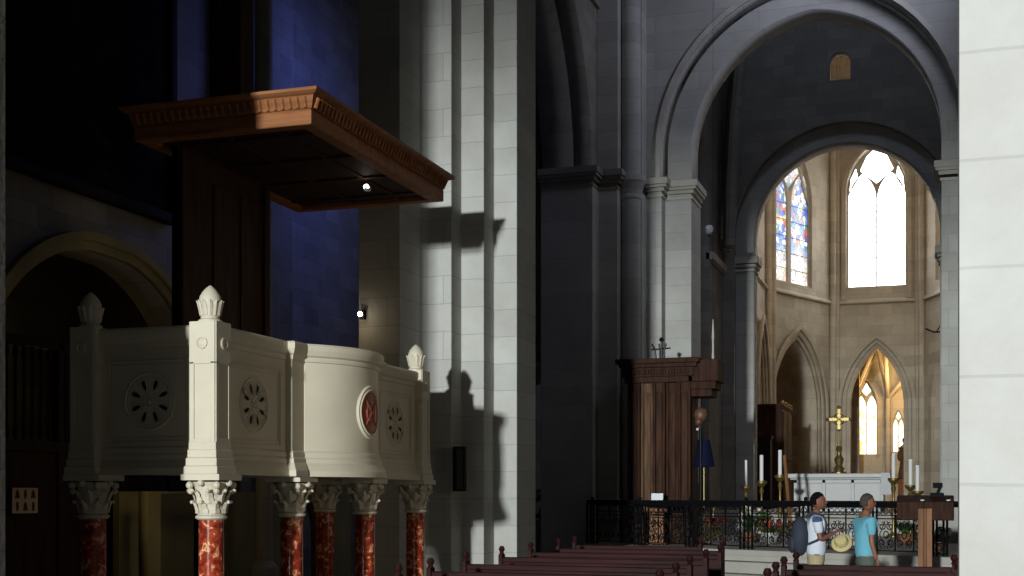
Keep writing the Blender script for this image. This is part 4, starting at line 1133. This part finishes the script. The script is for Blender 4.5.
# wall sconce of the apse and statue-like gilt stand in chapel
sc_ = empty('wall_sconce', (XY(937, 44), 44.0, zz(332, 937, 44)), 'small dark iron wall bracket on the right side of the choir', 'sconce')
bm = bmesh.new(); tube(bm, [(.5, 0, 0), (-.1, 0, .0), (-.35, 0, .12)], .03, 6); tube(bm, [(0, 0, .02), (.1, 0, .2)], .02, 6); tube(bm, [(.2, 0, 0), (.8, 0, -.02), (1.3, 0, 0)], .03, 6); obj('arm', bm, 'iron', sc_)
sv = empty('chapel_statue', (XY(905, 57.5), 57.5, 1.16), 'gilded standing statue in the bright chapel behind the right candles', 'statue')
bm = bmesh.new(); lathe(bm, [(.35, 0), (.35, .15), (.28, .2), (.28, .9), (.36, 1.0), (.36, 1.1)], (0, 0, 0), 10); obj('pedestal', bm, 'lect', sv)
bm = bmesh.new(); lathe(bm, [(.26, 1.1), (.28, 1.3), (.2, 1.8), (.22, 2.2), (.26, 2.45), (.1, 2.58), (.07, 2.62), (.12, 2.72), (.12, 2.82), (.04, 2.9)], (0, 0, 0), 14); ball(bm, (-.2, -.1, 2.1), .12, 8, 6, sz=2); obj('figure', bm, 'brownball', sv, smooth=True)

# ================================================================== PEWS
def pew(Y, x0, x1, label, grp, rz=0.0, zt=.95):
    L = x1 - x0
    o = empty('pew', (x0, Y, 0), label, 'pew', grp, rz=rz)
    bm = bmesh.new(); box(bm, 0, L, .0, .035, .45, zt - .05); obj('backrest', bm, 'pew', o)
    bm = bmesh.new(); box(bm, 0, L, -.02, .055, zt - .05, zt); obj('top_rail', bm, 'pew', o, bevel=.008)
    bm = bmesh.new(); box(bm, 0, L, .04, .42, .42, .46); obj('seat', bm, 'pew', o, bevel=.008)
    bm = bmesh.new(); box(bm, 0, L, -.22, -.04, .16, .19); obj('kneeler', bm, 'pew', o)
    bm = bmesh.new(); box(bm, 0, L, -.14, .0, .70, .725); obj('book_ledge', bm, 'pew', o)
    for x in (-.04, L):
        bm = bmesh.new(); box(bm, x, x + .04, -.02, .44, 0, .46); box(bm, x, x + .04, -.03, .06, .46, zt + .03)
        lathe(bm, [(.03, zt + .03), (.02, zt + .05), (.035, zt + .08), (.02, zt + .115)], (x + .02, .015, 0), 10)
        obj('pew_end', bm, 'pew', o)
    return o
RZ = radians(-3.0)
ordl = ['nearest', 'second nearest', 'third', 'fourth', 'fifth', 'sixth', 'seventh', 'eighth']
left_rows = [(9.3, 400, 660), (10.3, 432, 676), (11.5, 467, 690), (12.9, 503, 706), (14.1, 532, 720), (15.2, 560, 722), (16.3, 576, 700)]
for k, (Y, a, b) in enumerate(left_rows):
    pew(Y, XY(a, Y), XY(b, Y), 'red-brown pew left of the central aisle, %s row from the picture bottom' % ordl[k], 'pews left of the central aisle', RZ)
right_rows = [(9.6, 770, 975), (10.55, 778, 972), (11.5, 786, 955), (12.4, 798, 952)]
for k, (Y, a, b) in enumerate(right_rows):
    pew(Y, XY(a, Y), XY(b, Y), 'red-brown pew in front of the two men, %s row from the picture bottom' % ordl[k], 'pews in front of the two men', RZ)

# ================================================================== THE TWO MEN
def skinned(name, joints, edges, mat, parent, sub=2):
    """joints: [(x,y,z,r)] or (x,y,z,rx,ry)"""
    me = bpy.data.meshes.new(name); me.from_pydata([j[:3] for j in joints], edges, [])
    o = link(name, me, mat, parent)
    md = o.modifiers.new('skin', 'SKIN'); md.use_smooth_shade = True
    for i, j in enumerate(joints):
        v = me.skin_vertices[0].data[i]; v.radius = (j[3], j[4] if len(j) > 4 else j[3]); v.use_root = (i == 0)
    s = o.modifiers.new('sub', 'SUBSURF'); s.levels = sub; s.render_levels = sub
    return o


def chain(*idx): return [(idx[i], idx[i + 1]) for i in range(len(idx) - 1)]


def man(name, loc, rz, label, skin, hairm, shirt, bottoms, armL, armR, turn=0.0, k=1.0):
    """built facing +Y locally; armL/armR: elbow, wrist positions"""
    r = empty(name, loc, label, 'person', rz=rz); r.scale = (k, k, k)
    J = [(0, 0, .92, .095, .07), (0, .0, 1.08, .10, .075), (0, -.005, 1.25, .125, .085), (0, -.01, 1.38, .10, .07), (0, .0, 1.47, .055), (0, .015, 1.54, .052)]
    E_ = chain(0, 1, 2, 3, 4, 5)
    def add(pts, root):
        pr = root
        for p in pts: J.append(p); E_.append((pr, len(J) - 1)); pr = len(J) - 1
        return pr
    for s, st in ((-1, .10), (1, -.12)):
        add([(s * .10, 0, .84, .088), (s * .11, st * .5 + .02, .48, .058), (s * .11, st, .10, .038), (s * .115, st - .02, .06, .035)], 0)
    wr = []
    for s, (el, wri) in ((-1, armL), (1, armR)):
        wr.append(add([(s * .19, -.01, 1.385, .055), (el[0], el[1], el[2], .038), (wri[0], wri[1], wri[2], .026)], 3))
    body = skinned('body', J, E_, skin, r)
    # head
    bm = bmesh.new(); hc = Vector((0, .03, 1.625))
    ball(bm, hc, .1, 24, 18, sx=.78, sy=.98, sz=1.16)
    for v in bm.verts:
        d = v.co - hc
        if d.z < -.03 and d.y > 0: v.co.x *= 1 - .35 * min(1, (-d.z - .03) / .08); v.co.y += .012
        if d.z < -.03 and d.y < -.02: v.co.y += .035 * min(1, (-d.z - .03) / .06)
    ball(bm, hc + Vector((0, .103, -.012)), .017, 10, 8, sx=.75, sy=1.1, sz=1.5)
    for s in (-1, 1):
        ball(bm, hc + Vector((s * .079, -.012, -.012)), .026, 10, 8, sx=.35, sy=.75, sz=1.25)
        ball(bm, hc + Vector((s * .032, .084, .026)), .018, 8, 6, sx=1.2, sy=.4, sz=.4)
    box(bm, -.024, .024, .098 + hc.y - .03, .108 + hc.y - .03 + .025, hc.z - .063, hc.z - .052)
    bmesh.ops.rotate(bm, verts=bm.verts, cent=(0, .0, 1.5), matrix=Matrix.Rotation(turn, 3, 'Z'))
    obj('head', bm, skin, body, smooth=True)
    bm = bmesh.new()
    for s in (-1, 1):
        ball(bm, hc + Vector((s * .032, .093, .012)), .010, 8, 6, sx=1.2, sy=.5, sz=.6)
    bmesh.ops.rotate(bm, verts=bm.verts, cent=(0, .0, 1.5), matrix=Matrix.Rotation(turn, 3, 'Z'))
    obj('eyes', bm, 'wick', body, smooth=True)
    bm = bmesh.new(); ball(bm, hc + Vector((0, -.008, .012)), .106, 24, 18, sx=.80, sy=.97, sz=1.12)
    kill = [v for v in bm.verts if (v.co.z - hc.z) < .035 + .55 * (v.co.y - hc.y) and not (v.co.y - hc.y < -.02 and v.co.z - hc.z > -.06)]
    bmesh.ops.delete(bm, geom=kill, context='VERTS')
    bmesh.ops.rotate(bm, verts=bm.verts, cent=(0, .0, 1.5), matrix=Matrix.Rotation(turn, 3, 'Z'))
    h = obj('hair', bm, hairm, body, smooth=True); sm = h.modifiers.new('t', 'SOLIDIFY'); sm.thickness = .012
    # shirt: torso and short sleeves
    SJ = [(0, 0, .80, .185, .155), (0, 0, 1.08, .175, .145), (0, -.005, 1.25, .190, .150), (0, -.01, 1.385, .165, .115), (0, .0, 1.46, .085)]
    SE = chain(0, 1, 2, 3, 4)
    for s, (el, wri) in ((-1, armL), (1, armR)):
        m_ = [(s * .2) * .25 + el[0] * .75, -.01 * .25 + el[1] * .75, 1.38 * .25 + el[2] * .75]
        SJ.append((s * .195, -.01, 1.385, .07)); SE.append((3, len(SJ) - 1)); SJ.append((m_[0], m_[1], m_[2], .062)); SE.append((len(SJ) - 2, len(SJ) - 1))
    sh = skinned('shirt', SJ, SE, shirt, body)
    # shorts
    BJ = [(0, 0, .96, .165, .13), (0, 0, .84, .17, .135)]; BE = [(0, 1)]
    for s, st in ((-1, .10), (1, -.12)):
        BJ.append((s * .105, st * .15, .76, .10)); BE.append((1, len(BJ) - 1)); BJ.append((s * .112, st * .5, .50, .085)); BE.append((len(BJ) - 2, len(BJ) - 1))
    skinned('shorts', BJ, BE, bottoms, body)
    for s, st in ((-1, .10), (1, -.12)):
        bm = bmesh.new(); ball(bm, (s * .115, st + .05, .045), .05, 12, 8, sx=.9, sy=2.5, sz=.85); obj('shoe', bm, 'shoe', body, smooth=True)
    # hands: palm and five fingers each
    for s, (el, wri) in ((-1, armL), (1, armR)):
        W3 = Vector(wri); d = (W3 - Vector(el)).normalized()
        side = d.cross(Vector((0, 0, 1)));
        if side.length < .3: side = d.cross(Vector((0, 1, 0)))
        side.normalize(); palm_n = d.cross(side).normalized()
        HJ = [(*(W3), .024, .018), (*(W3 + d * .05), .036, .016), (*(W3 + d * .085), .036, .014)]
        HE = chain(0, 1, 2)
        hnd = skinned('hand', HJ, HE, skin, body, 2)
        for q, (off, ln) in enumerate(((-.03, .062), (-.011, .075), (.010, .072), (.030, .056))):
            b0 = W3 + d * .085 + side * off
            curl = palm_n * (-.02 if palm_n.z > 0 else .02)
            FJ = [(*(b0), .0095), (*(b0 + d * ln * .5 + curl * .5), .0088), (*(b0 + d * ln * .85 + curl * 1.6), .0075)]
            skinned('finger', FJ, chain(0, 1, 2), skin, hnd, 1)
        b0 = W3 + d * .03 + side * (-.03 * s)
        skinned('thumb', [(*(b0), .012), (*(b0 + d * .03 - side * .028 * s), .0105), (*(b0 + d * .062 - side * .03 * s), .009)], chain(0, 1, 2), skin, hnd, 1)
    return r, body

my = 16.9
m1, b1 = man('person', (XY(816, my), my, 0), radians(-78), 'man in white and navy polo, facing right, with a dark grey backpack on', 'skin', 'hair', 'shirtw', 'khaki',
             ((-.25, .08, 1.12), (-.10, .26, 1.20)), ((.24, .03, 1.11), (.10, .25, 1.21)), k=.935)
bm = bmesh.new()
ball(bm, (-.19, -.01, 1.38), .082, 14, 10, sx=1.0, sy=.92, sz=.7); ball(bm, (.19, -.01, 1.38), .082, 14, 10, sx=1.0, sy=.92, sz=.7)
o = obj('shoulder_print', bm, 'shoulder', b1, smooth=True); o['label'] = 'navy printed shoulder panels'
# backpack
bpk = empty('backpack', m1.location, 'dark slate backpack worn by the man in the white polo', 'backpack'); bpk.rotation_euler = m1.rotation_euler; bpk.scale = m1.scale
bm = bmesh.new(); ball(bm, (0, -.215, 1.15), .2, 20, 14, sx=.92, sy=.62, sz=1.35)
for v in bm.verts:
    v.co.y = min(v.co.y, -.115)
obj('main_bag', bm, 'pack', bpk, smooth=True)
bm = bmesh.new(); ball(bm, (0, -.32, 1.04), .12, 14, 10, sx=1.0, sy=.42, sz=1.0); obj('front_pocket', bm, 'pack', bpk, smooth=True)
for s in (-1, 1):
    bm = bmesh.new(); tube(bm, [(s * .12, -.15, 1.40), (s * .13, -.05, 1.475), (s * .14, .08, 1.43), (s * .15, .125, 1.30), (s * .165, .09, 1.18), (s * .185, -.01, 1.10), (s * .16, -.13, 1.05)], .018, 6); obj('strap', bm, 'pack', bpk, smooth=True)
# phone held in front and straw hat hanging from the hand
mr = Matrix.Rotation(m1.rotation_euler.z, 3, 'Z')
def mloc(v): return m1.location + mr @ (Vector(v) * .935)
bm = bmesh.new(); box(bm, -.035, .035, -.005, .005, -.07, .07)
ph = tag(obj('phone', bm, 'phone', loc=mloc((.0, .36, 1.27)), bevel=.004), 'small dark phone held up by the man in the white polo', 'phone'); ph.rotation_euler = (radians(-10), 0, m1.rotation_euler.z)
ht = empty('straw_hat', mloc((-.02, .345, 1.06)), 'straw sun hat hanging from the hand of the man in the white polo', 'hat'); ht.rotation_euler = (radians(55), radians(20), radians(-20))
bm = bmesh.new(); lathe(bm, [(.125, -.01), (.13, .0), (.09, .012), (.085, .02)], (0, 0, 0), 28); obj('brim', bm, 'straw', ht, smooth=True)
bm = bmesh.new(); lathe(bm, [(.088, .01), (.085, .05), (.068, .085), (.03, .10), (.004, .102)], (0, 0, 0), 24); obj('crown', bm, 'straw', ht, smooth=True)
m2, b2_ = man('person', (XY(866, my), my - .1, 0), radians(-62), 'man in a sky blue t-shirt with cropped greying hair, arms at his sides', 'skin2', 'hairg', 'shirtb', 'denim',
              ((-.26, -.02, 1.12), (-.22, .12, .90)), ((.25, -.03, 1.10), (.25, .04, .86)), k=.925)
